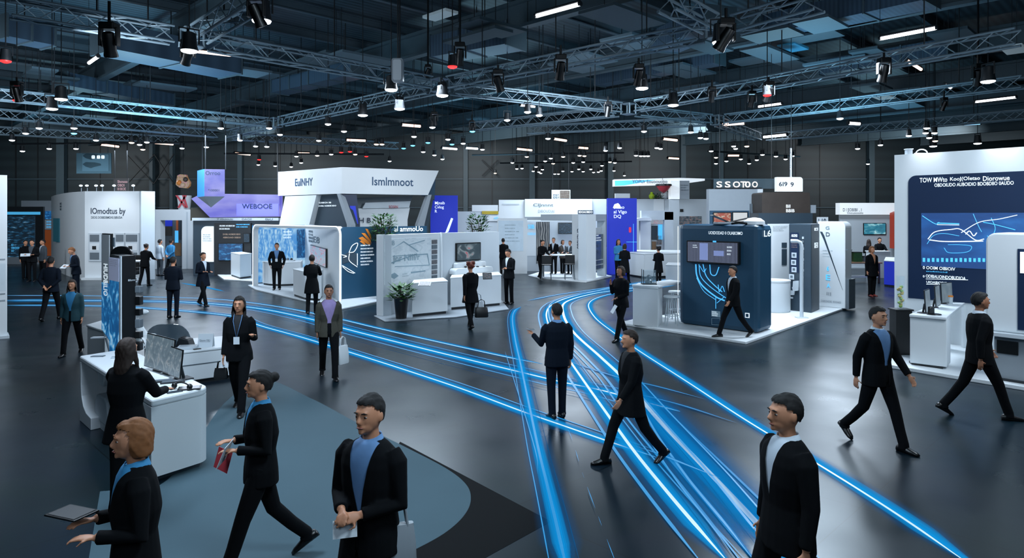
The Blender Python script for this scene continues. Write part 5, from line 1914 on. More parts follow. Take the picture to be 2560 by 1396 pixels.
obj('rail', MB().tube([p0, p1], .025, 6).tube([p0, p0 - V((0, -.1, .05))], .02, 5), M_['dark'], t)
p0, p1 = f.P(*f.px(1788, 448), -.02), f.P(*f.px(1942, 446), -.02)
obj('glass_board', f.slab(f.px(1785, 460)[0], f.px(1943, 460)[0], f.px(1845, 472)[1], f.px(1845, 447)[1], -.06, -.04), M_['glass'], t)
for x in (1800, 1930):
    p = f.P(*f.px(x, 447), -.05)
    obj('hanging_wire', MB().tube([p, V((p.x, p.y, ROOF))], .012, 5), M_['dark'], t)
f = flat(23.5)
t = thing('hanging_sign', 'white glowing sign with black digits above the brown box', 'sign', f.P(*f.px(1974, 478)))
panel(f, 1942, 2007, 443, 479, M_['backlit'], t, 'board', -.2, 0, r=.1, corners='tr')
lettering(f, '6I9', 1947, 1968, 455, 466, M_['ink'], t)
lettering(f, '9', 1976, 1984, 456, 467, M_['ink'], t)
p = f.P(*f.px(1981, 443), -.1)
obj('post', MB().tube([p, V((p.x, p.y, 5.2))], .05, 8), M_['chrome'], t, smooth=True)
obj('hanging_wire', MB().tube([V((p.x, p.y, 5.2)), V((p.x, p.y, ROOF))], .012, 5), M_['dark'], t)
f = flat(23)
t = booth('dark brown wooden box over a slate slab behind the dark screen booth', at(1970, 750))
wall(f, 1905, 2025, 481, 'wood', t, yb=533, th=1.2, r=.08, name='wooden_box')
lettering(f, 'BII\nBBIB', 1965, 1986, 512, 531, M_['letter_white'], t)
wall(f, 1895, 2030, 533, 'slate', t, th=.8, o=.05, name='slab')
panel(f, 2027, 2040, 513, 533, M_['grey'], t, 'panel', -.3, 0)
panel(f, 2035, 2062, 543, 557, M_['white'], t, 'sign_board', .2, .25)
lettering(f, 'I 10', 2037, 2056, 547, 556, M_['ink'], t, .27)
# -- dark screen booth
Q0, Q1, Q2 = at(1696, 809.5, .06), at(1896, 836, .06), at(1932, 823, .06)
S0, S1, S2 = at(1546, 812), at(1865, 862), at(2128, 769)
platform('white platform of the dark screen booth', [S0, S1, S2, S2 + (S0 - S1) * .55, S0 + (S2 - S1) * .12], .06)
hz = 2.64
t = booth('dark blue booth with wide screen and glowing hand drawing', (Q1.x, Q1.y))
fq, fq2 = Fr(Q0, Q1), Fr(Q1, Q2)
n_ = [(p.x, p.y) for p in (Q0, Q1, Q2, Q2 + (Q0 - Q1) * .95)]
obj('wall_block', MB().slab(n_, .06, hz), M_['navy'], t, bev=.12)
fq.o = fq.o + fq.n * .001
lettering(fq, 'UOSDODAD 0 OUABOIMO', 1772, 1857, 579, 587, M_['letter_white'], t)
lettering(fq2, 'L6', 1908, 1925, 576, 592, M_['letter_white'], t, .02)
tt, dd = screen(fq, 1722, 1852, 603, 659, PCITY, 'wide black screen on the dark booth wall above the walking man', th=.1)
rows(fq, 1738, 1752, 612, 622, 2, M_['letter_white'], tt, off=.115)
rows(fq, 1823, 1836, 616, 642, 3, M_['letter_white'], tt, off=.115)
panel(fq, 1788, 1796, 602, 606, M_['letter_blue'], tt, 'light_mark', .106, .115)
panel(fq, 1755, 1775, 608, 650, mat('screen_pale', '#7f8cba', .5, emit=.5), tt, 'picture_block', .106, .112)
panel(fq, 1790, 1815, 627, 640, M_['screen_pale'], tt, 'picture_block', .106, .112)


for px, w in ((((1740, 661), (1743, 690), (1757, 715), (1790, 742), (1812, 752)), .018), (((1748, 661), (1752, 690), (1770, 712), (1800, 735), (1815, 745)), .010), (((1758, 661), (1766, 690), (1785, 712), (1806, 730)), .012),
              (((1790, 742), (1790, 772)), .008), (((1793, 758), (1812, 742)), .008), (((1775, 662), (1778, 685), (1790, 688), (1798, 668)), .012), (((1750, 665), (1760, 680), (1766, 672)), .008), (((1796, 712), (1799, 730), (1806, 716), (1812, 730)), .009), (((1742, 695), (1760, 728), (1790, 750)), .007)):
    stroke(fq, px, w, 'letter_blue', t)
panel(fq, 1779, 1801, 778, 793, M_['etch'], t, 'text_box', 0, .012)
rows(fq, 1781, 1799, 779, 792, 3, M_['letter_white'], t, .6, off=.02)
for a, b in (((1780, 796), (1801, 797)), ((1801, 797), (1800, 813)), ((1780, 812), (1800, 813)), ((1780, 796), (1780, 812))):
    stroke(fq, (a, b), .006, 'etch', t)
panel(fq, 1863, 1874, 783, 795, M_['letter_white'], t, 'square_mark', 0, .01)
panel(fq, 1865, 1872, 785, 793, M_['navy'], t, 'square_mark', .01, .014)
obj('light_line', MB().tube([Q0 + V((-.01, 0, 0)), Q0 + V((-.01, 0, hz - .12))], .006, 6), M_['led'], t)
tq = (Q0 + Q1 + Q2) / 3
for i, (x, w, lab) in enumerate(((1815, .6, 'black open laptop frame lying on top of the dark booth'), (1868, .5, 'white helmet-like device on top of the dark booth'))):
    p = fq.P(fq.px(x, 562)[0], hz, -.35)
    tt = thing('roof_device', lab, 'device', p)
    if i == 0:
        obj('base', MB().box(p + V((0, 0, .03)), (.9, .3, .05)), M_['grey'], tt, bev=.01)
        obj('lid', MB().box(p + V((-.3, 0, .13)), (.5, .25, .02), MX.Rotation(.4, 3, 'Y')), M_['black'], tt)
        obj('bar', MB().tube([p + V((-.1, -.1, .06)), p + V((.4, 0, .16))], .02, 6), M_['black'], tt)
    else:
        obj('dome', MB().lathe([(.25, 0), (.24, .08), (.15, .15), (.02, .17)], p, 20), M_['white'], tt, smooth=True)
        obj('cable', MB().tube([p + V((-.2, -.1, .02)), p + V((-.4, -.1, .05)), p + V((-.55, 0, .02))], .03, 6), M_['black'], tt, smooth=True)
# counter in front with stools
ct = [at(1582, 813.5, .06), at(1645, 820, .06), at(1656, 806, .06), at(1596, 801, .06)]
t = block('counter', 'white bar counter with long top at the dark screen booth', 'counter', ct, .06, 1.06, M_['white'], plinth=False)
e0, e1 = at(1590, 713, 1.06), at(1640, 722, 1.06)
rt = Q0 + (Q2 - Q1) * .5
obj('long_top', MB().slab([(ct[0].x - .03, ct[0].y - .03), (ct[1].x + .02, ct[1].y - .02), (rt.x - .05, rt.y + .25), (rt.x - .3, rt.y + .7)], 1.055, 1.10), M_['white'], t, bev=.01)


def round_stool(c, label):
    c = V(c)
    t = thing('bar_stool', label, 'stool', c)
    obj('seat', MB().lathe([(.19, .70), (.21, .72), (.2, .75), (.02, .755)], c, 20), M_['white'], t, smooth=True)
    for k in range(4):
        a = PI / 4 + k * PI / 2
        obj('leg', MB().tube([c + V((.12 * math.cos(a), .12 * math.sin(a), .7)), c + V((.2 * math.cos(a), .2 * math.sin(a), 0))], .016, 6), M_['white2'], t)
    obj('foot_ring', MB().tube([c + V((.17 * math.cos(k * PI / 8), .17 * math.sin(k * PI / 8), .25)) for k in range(17)], .012, 6, caps=False), M_['white2'], t)


round_stool(at(1679, 813, .06), 'white bar stool under the long counter top')
round_stool(at(1690, 797, .06), 'second white bar stool half hidden by the dark booth wall')
c = at(1622, 711, 1.10)
t = thing('glass_case', 'small glass display case with machine parts on the bar counter', 'display case', c)
obj('glass_box', MB().box(c + V((0, 0, .19)), (.32, .25, .34)), mat('case_glass', '#8fb0c0', .08, alpha=.25), t)
for sx in (-1, 1):
    for sy in (-1, 1):
        obj('edge_post', MB().box(c + V((sx * .16, sy * .125, .19)), (.014, .014, .38)), M_['dark'], t)
obj('base', MB().box(c + V((0, 0, .01)), (.36, .29, .02)), M_['dark'], t)
obj('machine', MB().lathe([(.09, .02), (.1, .1), (.05, .14), (.08, .2), (.02, .24)], c, 14), M_['metal'], t, smooth=True)
# info column
I0, I1, I2 = at(1972, 776, .06), at(2028, 783, .06), at(2049, 774, .06)
t = booth('slate info column with picture cards and grey pole', (I1.x, I1.y))
f = Fr(I0, I1)
f2 = Fr(I1, I2)
hz = 2.62
q = [(p.x, p.y) for p in (I0, I1, I2, I2 + (I0 - I1))]
obj('column_block', MB().slab(q, .06, hz), M_['slate'], t, bev=.03)
lettering(f, 'AIUOEND', 1979, 1994, 586, 593, M_['letter_white'], t)
panel(f, 1976, 1997, 582, 682, M_['navy2'], t, 'dark_panel', .0, .01)
for k, (x, y) in enumerate(((1980, 632), (1979, 650), (1980, 668), (1974, 686))):
    panel(f, x, x + 12, y, y + 13, M_['white2'], t, 'picture_card', .01, .025)
    panel(f, x + 3, x + 9, y + 3, y + 9, M_['inkgrey'], t, 'picture', .025, .03)
rows(f, 1979, 1995, 602, 622, 4, mat('letter_dim', '#7a6a68', .5, emit=.2), t, off=.02)
for q in (((1985, 703), (1998, 702), (1998, 716), (1984, 718)), ((1982, 718), (1998, 716), (1997, 727), (1985, 728)), ((1972, 726), (1988, 727), (1986, 738), (1973, 738)), ((1973, 742), (1983, 743), (1983, 747), (1973, 746))):
    pxpoly(f, q, 'white2', t, 'white_step', .0, .05)
for k, (y0, y1) in enumerate(((570, 577), (607, 613), (614, 620))):
    panel(f2, 2036, 2044, y0, y1, M_['letter_white'], t, 'symbol', .0, .012)
    panel(f2, 2038.5, 2041.5, y0 + 2, y1 - 2, M_['slate'], t, 'symbol', .012, .016)
for k in range(12):
    panel(f, 2006, 2010, 592 + k * 9, 598 + k * 9, M_['white2'] if k % 3 == 0 else M_['midgrey'], t, 'sample', .0, .02)
p = at(2004, 795, .06)
tt = thing('info_pole', 'grey bent pole with rounded top before the slate column', 'pole', p)
q = [p, p + V((0, 0, 1.95)), p + V((-.03, 0, 2.06)), p + V((-.12, .0, 2.1)), p + V((-.25, .1, 2.1))]
obj('pole', MB().tube(q, .05, 10), M_['white2'], tt, smooth=True)
obj('foot', MB().box(p + V((0, 0, .01)), (.3, .2, .02)), M_['white2'], tt)
# white rounded end wall with icons
J0, J1, J2 = at(2044, 766, .06), at(2113, 773, .06), at(2127, 764, .06)
t = booth('white rounded end wall with dark diagonal stripe and icons', (J1.x, J1.y))
f = Fr(J0, J1)
f2 = Fr(J1, J2)
hz = 2.68
obj('wall_panel', f.poly(MB(), rrect(0, f.L, .06, hz, .18, 'tr'), -.45, 0), M_['white'], t, bev=.02)
obj('end_panel', f.poly(MB(), rrect(f.L - .1, f.L + .1, .06, .95, .01, ''), -.46, -.02), M_['midgrey'], t)
pxpoly(f, [(2050, 579), (2056, 580), (2061, 590), (2107, 726), (2060, 600)], 'slate', t, 'diagonal_stripe', 0, .012)
for x, y, w, h, m, ch in ((2064, 566, 10, 8, 'etch', 'G'), (2065, 581, 10, 10, 'inkgrey', 'D'), (2067, 666, 6, 12, 'letter_blue', '6'), (2065, 687, 11, 14, 'letter_blue', 'E'), (2067, 709, 9, 11, 'letter_blue', 'A'), (2067, 731, 11, 8, 'grey', 'III')):
    lettering(f, ch, x, x + w, y, y + h, M_[m], t, .012, name='icon_lettering')
rows(f, 2057, 2085, 626, 648, 3, M_['etch'], t, .25)
lettering(f, 'OUBODAIDBO  BOOIABDI', 2053, 2103, 752, 757, M_['grey'], t)
panel(f, 2114, 2120, 624, 626, M_['inkgrey'], t, 'slot', 0, .01)
# interior
f = Fr(at(1925, 764, .06), at(2000, 757, .06))
t = booth('white inner wall with dark window behind the dark screen booth', f.P(.5, 0))
obj('wall_panel', f.slab(0, f.L, .06, 2.6, -.1, 0), M_['white'], t)
panel(f, 1954, 1966, 607, 619, M_['slate'], t, 'window_pane', 0, .02)
panel(f, 1954, 1966, 623, 663, M_['slate'], t, 'window_pane', 0, .02)
rows(f, 1932, 1970, 566, 580, 4, M_['inkgrey'], t, .4)
c = at(1935, 778, .06)
tt = thing('round_counter', 'round white counter half hidden behind the dark booth', 'counter', c)
obj('body', MB().lathe([(.42, 0), (.45, .05), (.45, .88), (.4, .9)], c, 28), M_['white'], tt, smooth=True)
obj('worktop', MB().lathe([(.46, .88), (.46, .92), (.02, .93)], c, 28), M_['white'], tt, smooth=True)
c = at(1955, 752, .06)
plant(c, 'light green plant in slim green vase inside the white booth', .32, .2, 40, m='leaf2', pot='leaf2', potr=.08, poth=.55, leaf=.2, seed=12)

# -- far side stand with TV, orange-red arch, table
f = flat(37)
t = booth('grey stand with white header and red arch in the far corner', at(2160, 671))
wall(f, 2100, 2240, 536, 'white2', t)
wall(f, 2091, 2240, 508, 'backlit', t, yb=537, th=.5, o=.4, name='header')
lettering(f, 'D I EOBIBII .. I', 2098, 2144, 521, 529, M_['inkgrey'], t, .42)
lettering(f, 'Ooouooooiio', 2108, 2148, 530, 535, M_['inkgrey'], t, .42)
pxpoly(f, [(2214, 533), (2224, 529), (2240, 529), (2240, 541), (2226, 543), (2225, 620), (2214, 620)], mat('red_arch', '#a8341c', .45, emit=.12) and 'red_arch', t, 'red_arch', .4, .8)
panel(f, 2120, 2235, 668, 674, M_['white2'], t, 'skirting', 0, .1)
screen(f, 2157, 2213, 558, 587, PSEA, 'flat screen with sea foam picture on the grey stand wall', off=.02)
panel(f, 2227, 2240, 545, 600, PMIX, t, 'goods_board', .02, .05)
block('counter', 'blue counter with white top beside the red arch', 'counter', [at(2210, 716), at(2250, 720), at(2250, 705), at(2214, 703)], 0, 1.05, M_['royal'], M_['white'])
c = at(2150, 706)
tt = thing('work_table', 'wooden work table with boxes in the far corner stand', 'table', c)
obj('tabletop', MB().box(c + V((0, 0, .85)), (1.5, .8, .06)), M_['wood2'], tt, bev=.01)
for sx in (-.65, .65):
    for sy in (-.3, .3):
        obj('leg', MB().box(c + V((sx, sy, .41)), (.07, .07, .82)), M_['wood'], tt)
obj('shelf', MB().box(c + V((0, 0, .25)), (1.3, .6, .04)), M_['white2'], tt)
for i, (dx, m, sz, lab) in enumerate(((-.55, 'wood', (.25, .3, .5), 'dark wooden crate on the work table'), (-.15, 'leaf', (.35, .3, .4), 'green box on the work table'), (.3, 'midgrey', (.4, .3, .22), 'grey case on the work table'))):
    tt = thing('storage_box', lab, 'box', c + V((dx, 0, .88)))
    obj('body', MB().box(c + V((dx, 0, .88 + sz[2] / 2)), sz), M_[m], tt, bev=.01)
    obj('lid', MB().box(c + V((dx, 0, .88 + sz[2] + .012)), (sz[0] + .02, sz[1] + .02, .03)), M_['dark'], tt)
for i, (x, lab) in enumerate(((2195, 'white pedestal behind the work table visitors'),)):
    c = at(x, 695)
    tt = thing('pedestal', lab, 'pedestal', c)
    obj('body', MB().box(c + V((0, 0, .6)), (.8, .6, 1.2)), M_['white'], tt, bev=.01)
    obj('worktop', MB().box(c + V((0, 0, 1.22)), (.86, .66, .04)), M_['white'], tt)

# -- large navy board booth
R0 = V(((2236 - CX) * 15.6 / F, 15.6, 0))
R1 = V((R0.x + .82 * 4.2, R0.y - 1.0 * 4.2, 0))
f = Fr(R0, R1)
E0, E1 = at(2222, 921), at(2620, 988)
nb = (R0 - E0)
platform('white platform of the tall navy board booth', [E0, E1, E1 + V((2.5, 1.5, 0)), R1 + V((1, .5, 0)), R0 + V((-.1, .25, 0)), at(2222, 880)], .07)
t = booth('tall white booth wall carrying the navy board with car picture', (R0.x, R0.y))
hz = 4.245
obj('wall_panel', f.slab(0, f.L, .07, hz, -.35, 0), M_['white'], t)
a0, _, z0, z1 = f.rect(2272, 2300, 437, 740)
zb1, zt1 = f.px(2272, 745)[1], f.px(2272, 440)[1]
obj('navy_board', f.poly(MB(), rrect(a0, f.L - .1, zb1, zt1, .16, 'tl'), 0, .03), M_['navy2'], t)
a1, z1 = f.px(2305, 533)
_, z0 = f.px(2305, 665)
obj('car_picture', f.slab(a1, f.L - .3, z0, z1, .03, .045), PCAR, t)
lettering(f, 'TOW MWto', 2301, 2370, 444, 456, M_['letter_white'], t, .045)
lettering(f, 'KooJ(OIetao', 2377, 2452, 442, 454, M_['letter_white'], t, .045)
lettering(f, 'Diorowue', 2459, 2526, 440, 452, M_['letter_white'], t, .045)
lettering(f, 'OBDOIUDO AUBOIDIO BDOBDIIO 0AUDO', 2338, 2536, 456, 465, M_['letter_white'], t, .045)
for px, w, m in ((((2322, 598), (2340, 580), (2380, 574), (2404, 574), (2440, 600), (2462, 598)), .010, 'letter_white'), (((2325, 600), (2360, 604), (2420, 604), (2460, 603)), .012, 'letter_white'), (((2345, 558), (2400, 560)), .012, 'letter_blue'), (((2345, 562), (2400, 563)), .008, 'letter_white'),
                 (((2308, 540), (2340, 560), (2350, 556)), .008, 'letter_blue'), (((2405, 582), (2450, 556), (2500, 548), (2545, 538)), .008, 'letter_white'), (((2460, 556), (2490, 562), (2540, 575)), .008, 'letter_blue'), (((2435, 535), (2448, 565), (2456, 580)), .006, 'letter_blue'),
                 (((2372, 612), (2400, 612), (2430, 616), (2420, 630), (2375, 632), (2362, 620)), .006, 'letter_blue'), (((2470, 590), (2510, 620), (2530, 650)), .006, 'letter_blue'), (((2320, 610), (2335, 590), (2360, 584), (2400, 590)), .006, 'letter_blue'), (((2480, 545), (2490, 570), (2484, 590)), .006, 'letter_blue'), (((2416, 586), (2426, 578), (2436, 590), (2444, 582)), .01, 'letter_white')):
    stroke(f, px, w, m, t, .05)
for k in range(14):
    x = 2309 + k * 11.5
    panel(f, x, x + 6, 645 + (k % 2), 655, M_['letter_blue'], t, 'tick_mark', .045, .052)
lettering(f, '0 OOIM OIBIOIV', 2309, 2390, 667, 675, M_['letter_white'], t, .045)
lettering(f, 'oubiioid', 2317, 2370, 678, 681, M_['letter_blue'], t, .045)
lettering(f, 'o ODIBAUOINDOBUDIOA', 2309, 2416, 689, 697, M_['letter_white'], t, .045)
lettering(f, 'UIOABIODIBO', 2318, 2378, 704, 710, M_['letter_white'], t, .045)
for a, b in (((2317, 697.5), (2422, 700)), ((2318, 710.5), (2380, 712))):
    stroke(f, (a, b), .006, 'letter_white', t, .05)
for i, x in enumerate((2265, 2297)):
    p = f.P(f.px(x, 385)[0], hz, -.15)
    tt = thing('rim_fitting', ['small grey box on the rim of the tall white booth wall', 'bent white hoop on the rim of the tall white booth wall'][i], 'fitting', p)
    if i == 0:
        obj('box', MB().box(p + V((0, 0, .06)), (.12, .12, .12)), M_['grey'], tt, bev=.01)
        obj('cap', MB().box(p + V((0, 0, .125)), (.14, .14, .02)), M_['white2'], tt)
    else:
        obj('hoop', MB().tube([p + f.u * (-.12 * math.cos(k * PI / 8)) + V((0, 0, .1 * math.sin(k * PI / 8))) for k in range(9)], .014, 6), M_['white'], tt, smooth=True)
        obj('foot', MB().box(p + V((0, 0, .01)), (.3, .06, .02)), M_['white'], tt)
# white rounded kiosk in front of the board
Kc = at(2466, 852, .07)
g0 = V(((2464 - CX) * 11.7 / F, 11.7, 0))
g = Fr(g0, g0 + V((.82, -1, 0)).normalized() * .55)
t = booth('white rounded kiosk with side niche standing before the navy board', g.P(.5, 0))
zk = 2.56
mb = g.poly(MB(), rrect(0, g.L + .8, .88, zk, .16, 'tl'), -.7, 0)
obj('shell', mb, M_['white'], t, bev=.03)
obj('niche', g.slab(g.px(2545, 700)[0], g.L + .75, .95, 2.3, 0, .02), M_['navy2'], t)
a, z = g.px(2552, 650)
obj('niche_light', g.slab(a, a + .06, 1.9, 2.25, .02, .04), M_['led'], t)
obj('shelf_slab', g.poly(MB(), rrect(-.02, g.L + .85, .82, .88, .02, ''), -.75, .16), M_['white2'], t)
obj('plinth', g.slab(.12, g.L + .75, .07, .82, -.6, -.02), M_['grey'], t)
obj('plinth_screen', g.slab(.16, g.px(2545, 850)[0], .52, .74, -.02, 0), M_['black'], t)
obj('foot', g.slab(.1, g.L + .8, .07, .1, -.62, .06), M_['dark'], t)
# counter with monitors
c4 = [at(2275, 914, .07), at(2362, 925, .07), at(2374, 915, .07), at(2290, 905, .07)]
t = thing('demo_counter', 'white demo counter with three monitors before the navy board', 'counter', (c4[0].x, c4[0].y, .07))
ZT = 1.02
top = [at(2273, 786, ZT), at(2366, 794, ZT), at(2412, 757, ZT), at(2345, 757, ZT)]
foot = [(p.x, p.y) for p in top]
obj('worktop', MB().slab(foot, ZT - .05, ZT), M_['white'], t, bev=.01)
u = (top[1] - top[0])
s_ = (top[3] - top[0])
q0, q1 = top[0] + s_ * .02, top[1] + (top[2] - top[1]) * .02
obj('front_block', MB().slab([(q0.x, q0.y), (q1.x, q1.y), ((q1 + (top[2] - top[1]) * .18).x, (q1 + (top[2] - top[1]) * .18).y), ((q0 + s_ * .18).x, (q0 + s_ * .18).y)],   .11, ZT - .05), M_['white'], t, bev=.01)
q2, q3 = top[2], top[3]
for d in (.0, .55):
    pp = top[2] + (top[1] - top[2]) * d
    if d:
        continue
    obj('leg', MB().slab([(pp.x - .06, pp.y - .04), (pp.x, pp.y - .04), (pp.x, pp.y + .02), (pp.x - .06, pp.y + .02)], .07, ZT - .05), M_['white'], t)
rb = q0 + s_ * .85
obj('rear_block', MB().slab([(rb.x, rb.y), ((rb + u * .35).x, (rb + u * .35).y), ((rb + u * .35 + s_ * .14).x, (rb + u * .35 + s_ * .14).y), ((rb + s_ * .14).x, (rb + s_ * .14).y)], .07, ZT - .05), M_['white2'], t)
obj('plinth', MB().slab([(q0.x + .05, q0.y + .03), (q1.x - .05, q1.y + .03), (q1.x, q1.y + .2), (q0.x + .1, q0.y + .2)], .07, .11), M_['dark'], t)


def monitor(p, w, h, yaw, label, pic=None, lift=.0, tilt=.06, m='dark'):
    rz = MX.Rotation(math.radians(yaw), 3, 'Z')
    rot = rz @ MX.Rotation(-tilt, 3, 'X')
    p = V(p)
    t = thing('monitor', label, 'monitor', p)
    c = p + V((0, 0, lift + .03 + h / 2))
    obj('casing', MB().box(c, (w, .022, h), rot), M_[m], t, bev=.006)
    obj('display', MB().box(c + rot @ V((0, -.0125, 0)), (w - .03, .004, h - .03), rot), pic or M_['white2'], t)
    b = rz @ V((0, .07, 0))
    obj('neck', MB().tube([p + b + V((0, 0, .01)), p + b * .6 + V((0, 0, lift + .03 + h * .35))], .018, 8), M_[m], t)
    obj('foot', MB().lathe([(.1, 0), (.09, .012), (.02, .014)], p + b, 18), M_[m], t)
    return t


PMON = picture('pic_monitor', [(0, '#5c7486'), (.5, '#8ea6b6'), (.7, '#b4c6d2')], 'noise', 1.5, .45, (1, 1, 1), 0)
for x, y, h, yw, lab in ((2318, 784, .42, 48, 'thin monitor at the near end of the demo counter'), (2343, 770, .42, 48, 'middle thin monitor on the demo counter'), (2366, 761, .42, 30, 'thin monitor at the far end of the demo counter')):
    monitor(at(x, y, ZT), .42, h, yw, lab, PMON)
c = at(2336, 787, ZT)
t = thing('desk_gadget', 'black camera gadget with round base on the demo counter', 'device', c)
obj('base', MB().lathe([(.12, 0), (.11, .015), (.02, .02)], c, 20), M_['black'], t, smooth=True)
obj('body', MB().box(c + V((-.06, 0, .08)), (.1, .07, .14)), M_['dark'], t, bev=.02)
obj('cable', MB().tube([c + V((-.05, -.03, .15)), c + V((-.12, -.06, .12)), c + V((-.14, -.05, .02))], .012, 6), M_['black'], t, smooth=True)
c = at(2376, 761, ZT)
t = thing('paper_cup', 'pale cup with orange lid on the demo counter', 'cup', c)
obj('cup', MB().lathe([(.04, 0), (.05, .15), (.045, .15)], c, 16), M_['white2'], t, smooth=True)
obj('lid', MB().lathe([(.055, .15), (.05, .18), (.01, .185)], c, 16), M_['orange'], t, smooth=True)
# black planter with glass vase of yellow fruit
c = at(2254, 886, .07)
t = thing('planter', 'tall black glossy planter beside the demo counter', 'planter', c)
obj('box', MB().slab([(c.x - .16, c.y - .1), (c.x + .16, c.y - .1), (c.x + .16, c.y + .16), (c.x - .16, c.y + .16)], .07, .95), M_['black'], t, bev=.01)
obj('rim', MB().slab([(c.x - .18, c.y - .12), (c.x + .18, c.y - .12), (c.x + .18, c.y + .18), (c.x - .18, c.y + .18)], .95, .98), M_['black'], t)
t = thing('glass_vase', 'tall glass vase filled with yellow fruit on the black planter', 'vase', (c.x - .02, c.y, .98))
obj('glass', MB().lathe([(.06, 0), (.075, .1), (.075, .66), (.07, .66), (.07, .1)], (c.x - .02, c.y, .98), 20), M_['glass'], t, smooth=True)
rr = random.Random(5)
for k in range(16):
    obj('fruit', MB().ell((c.x - .02 + rr.uniform(-.03, .03), c.y + rr.uniform(-.03, .03), 1.03 + k * .026), (.034, .034, .03), 10, 7), M_['yellow'] if k % 3 else M_['leaf2'], t, smooth=True)

# ------------------------------------------------------------------ white desk island
D0, D2, D3 = at(199, 1052), at(378, 1214), at(524, 1166)
zt = .9
dl = (D2 - D0).normalized()
Ld = (D2 - D0).length
wv = D3 - D2
wd = wv.normalized()
Wd = wv.length
t = thing('demo_desk', 'long white demo desk with open rounded end and three monitors', 'desk', ((D0 + D3) / 2))


def dq(a, b, z=0.):
    p = D0 + dl * a + wd * b
    return V((p.x, p.y, z))


def dslab(a0, a1, b0, b1, z0, z1):
    return MB().slab([(q.x, q.y) for q in (dq(a0, b0), dq(a1, b0), dq(a1, b1), dq(a0, b1))], z0, z1)


def round_end(a1, r=.13):
    return [dq(a1 - r + r * math.sin(k * PI / 16), Wd - r + r * math.cos(k * PI / 16)) for k in range(8, -1, -1)]


rc = round_end(Ld)
obj('worktop', MB().slab([(q.x, q.y) for q in [dq(0, 0), dq(Ld, 0)] + rc + [dq(0, Wd)]], zt - .08, zt), M_['white'], t, bev=.02)
obj('end_block', MB().slab([(q.x, q.y) for q in [dq(2.05, 0), dq(Ld, 0)] + rc + [dq(2.05, Wd)]], .07, zt - .08), M_['white'], t)
obj('plinth', dslab(2.1, Ld - .1, .06, Wd - .08, 0, .07), M_['midgrey'], t)
cp = MB()
A_ = [(0, .0), (.62, .0), (.62, .16), (.34, .18), (.2, .24), (.1, .36), (.07, .5), (.07, zt - .08), (0, zt - .08)]
cp.prism([dq(a, 0, z) for a, z in A_], wd * Wd)
obj('curved_leg', cp, M_['white'], t, bev=.008)
obj('back_panel', dslab(.07, 2.05, Wd - .05, Wd, .0, zt - .08), M_['white2'], t)
obj('bottom_panel', dslab(.62, 2.05, .12, Wd - .05, 0, .1), M_['white'], t)
rs = MB()
rs.prism([dq(.38 + a, .1, z) for a, z in ((0, .17), (.04, .36), (.12, .44), (.5, .46), (.62, .42), (.7, .1), (.3, .1))], wd * .5)
obj('inner_shelf', rs, M_['white2'], t, bev=.02)
rs = MB()
rs.prism([dq(.3 + a, .15, z) for a, z in ((0, zt - .08), (.03, .62), (.1, .54), (.3, .54), (.36, .62), (.38, zt - .08))], wd * .35)
obj('hanging_tray', rs, M_['white'], t, bev=.02)
# things on the desk


def on(x, y, z=.9):
    return at(x, y, z)


for x, y, w, h, yw, lab in ((388, 930, .5, .42, -38, 'tall framed glass monitor nearest the tall totem on the white desk'), (412, 938, .5, .42, -40, 'middle framed monitor on the white desk'), (440, 951, .34, .34, -42, 'monitor with bevelled dark edge at the desk end'.replace('bevelled ', ''))):
    t = thing('monitor', lab, 'monitor', on(x, y))
    p = on(x, y)
    rz = MX.Rotation(math.radians(yw), 3, 'Z')
    rot = rz @ MX.Rotation(-.1, 3, 'X')
    c = p + V((0, 0, .04 + h / 2))
    obj('casing', MB().box(c, (w, .018, h), rot), M_['black'], t, bev=.006)
    obj('display', MB().box(c + rot @ V((0, -.011, 0)), (w - .025, .004, h - .025), rot), picture('pic_glass_mon', [(0, '#46586a'), (.5, '#8aa4b4'), (.62, '#c4d4de'), (.75, '#2c3c48')], 'noise', 2.2, .4, (1, 1, 1), 2), t)
    obj('rear_shell', MB().box(c + rot @ V((0, .012, 0)), (w - .04, .006, h - .04), rot), M_['grey'], t)
    b = rz @ V((0, .09, 0))
    obj('neck', MB().tube([p + b + V((0, 0, .01)), p + b * .5 + V((0, 0, .2))], .018, 8), M_['dark'], t)
    obj('foot', MB().box(p + b + V((0, 0, .008)), (.2, .16, .016), rz), M_['dark'], t, bev=.005)


def slabthing(name, label, cat, p, d, yaw, m='black', extra=None):
    rz = MX.Rotation(math.radians(yaw), 3, 'Z')
    p = V(p)
    t = thing(name, label, cat, p)
    obj('body', MB().box(p + V((0, 0, d[2] / 2)), d, rz), M_[m], t, bev=.004)
    obj('face', MB().box(p + V((0, 0, d[2] + .001)), (d[0] * .86, d[1] * .84, .003), rz), M_[extra] if isinstance(extra, str) else (extra or M_['dark']), t)
    return t


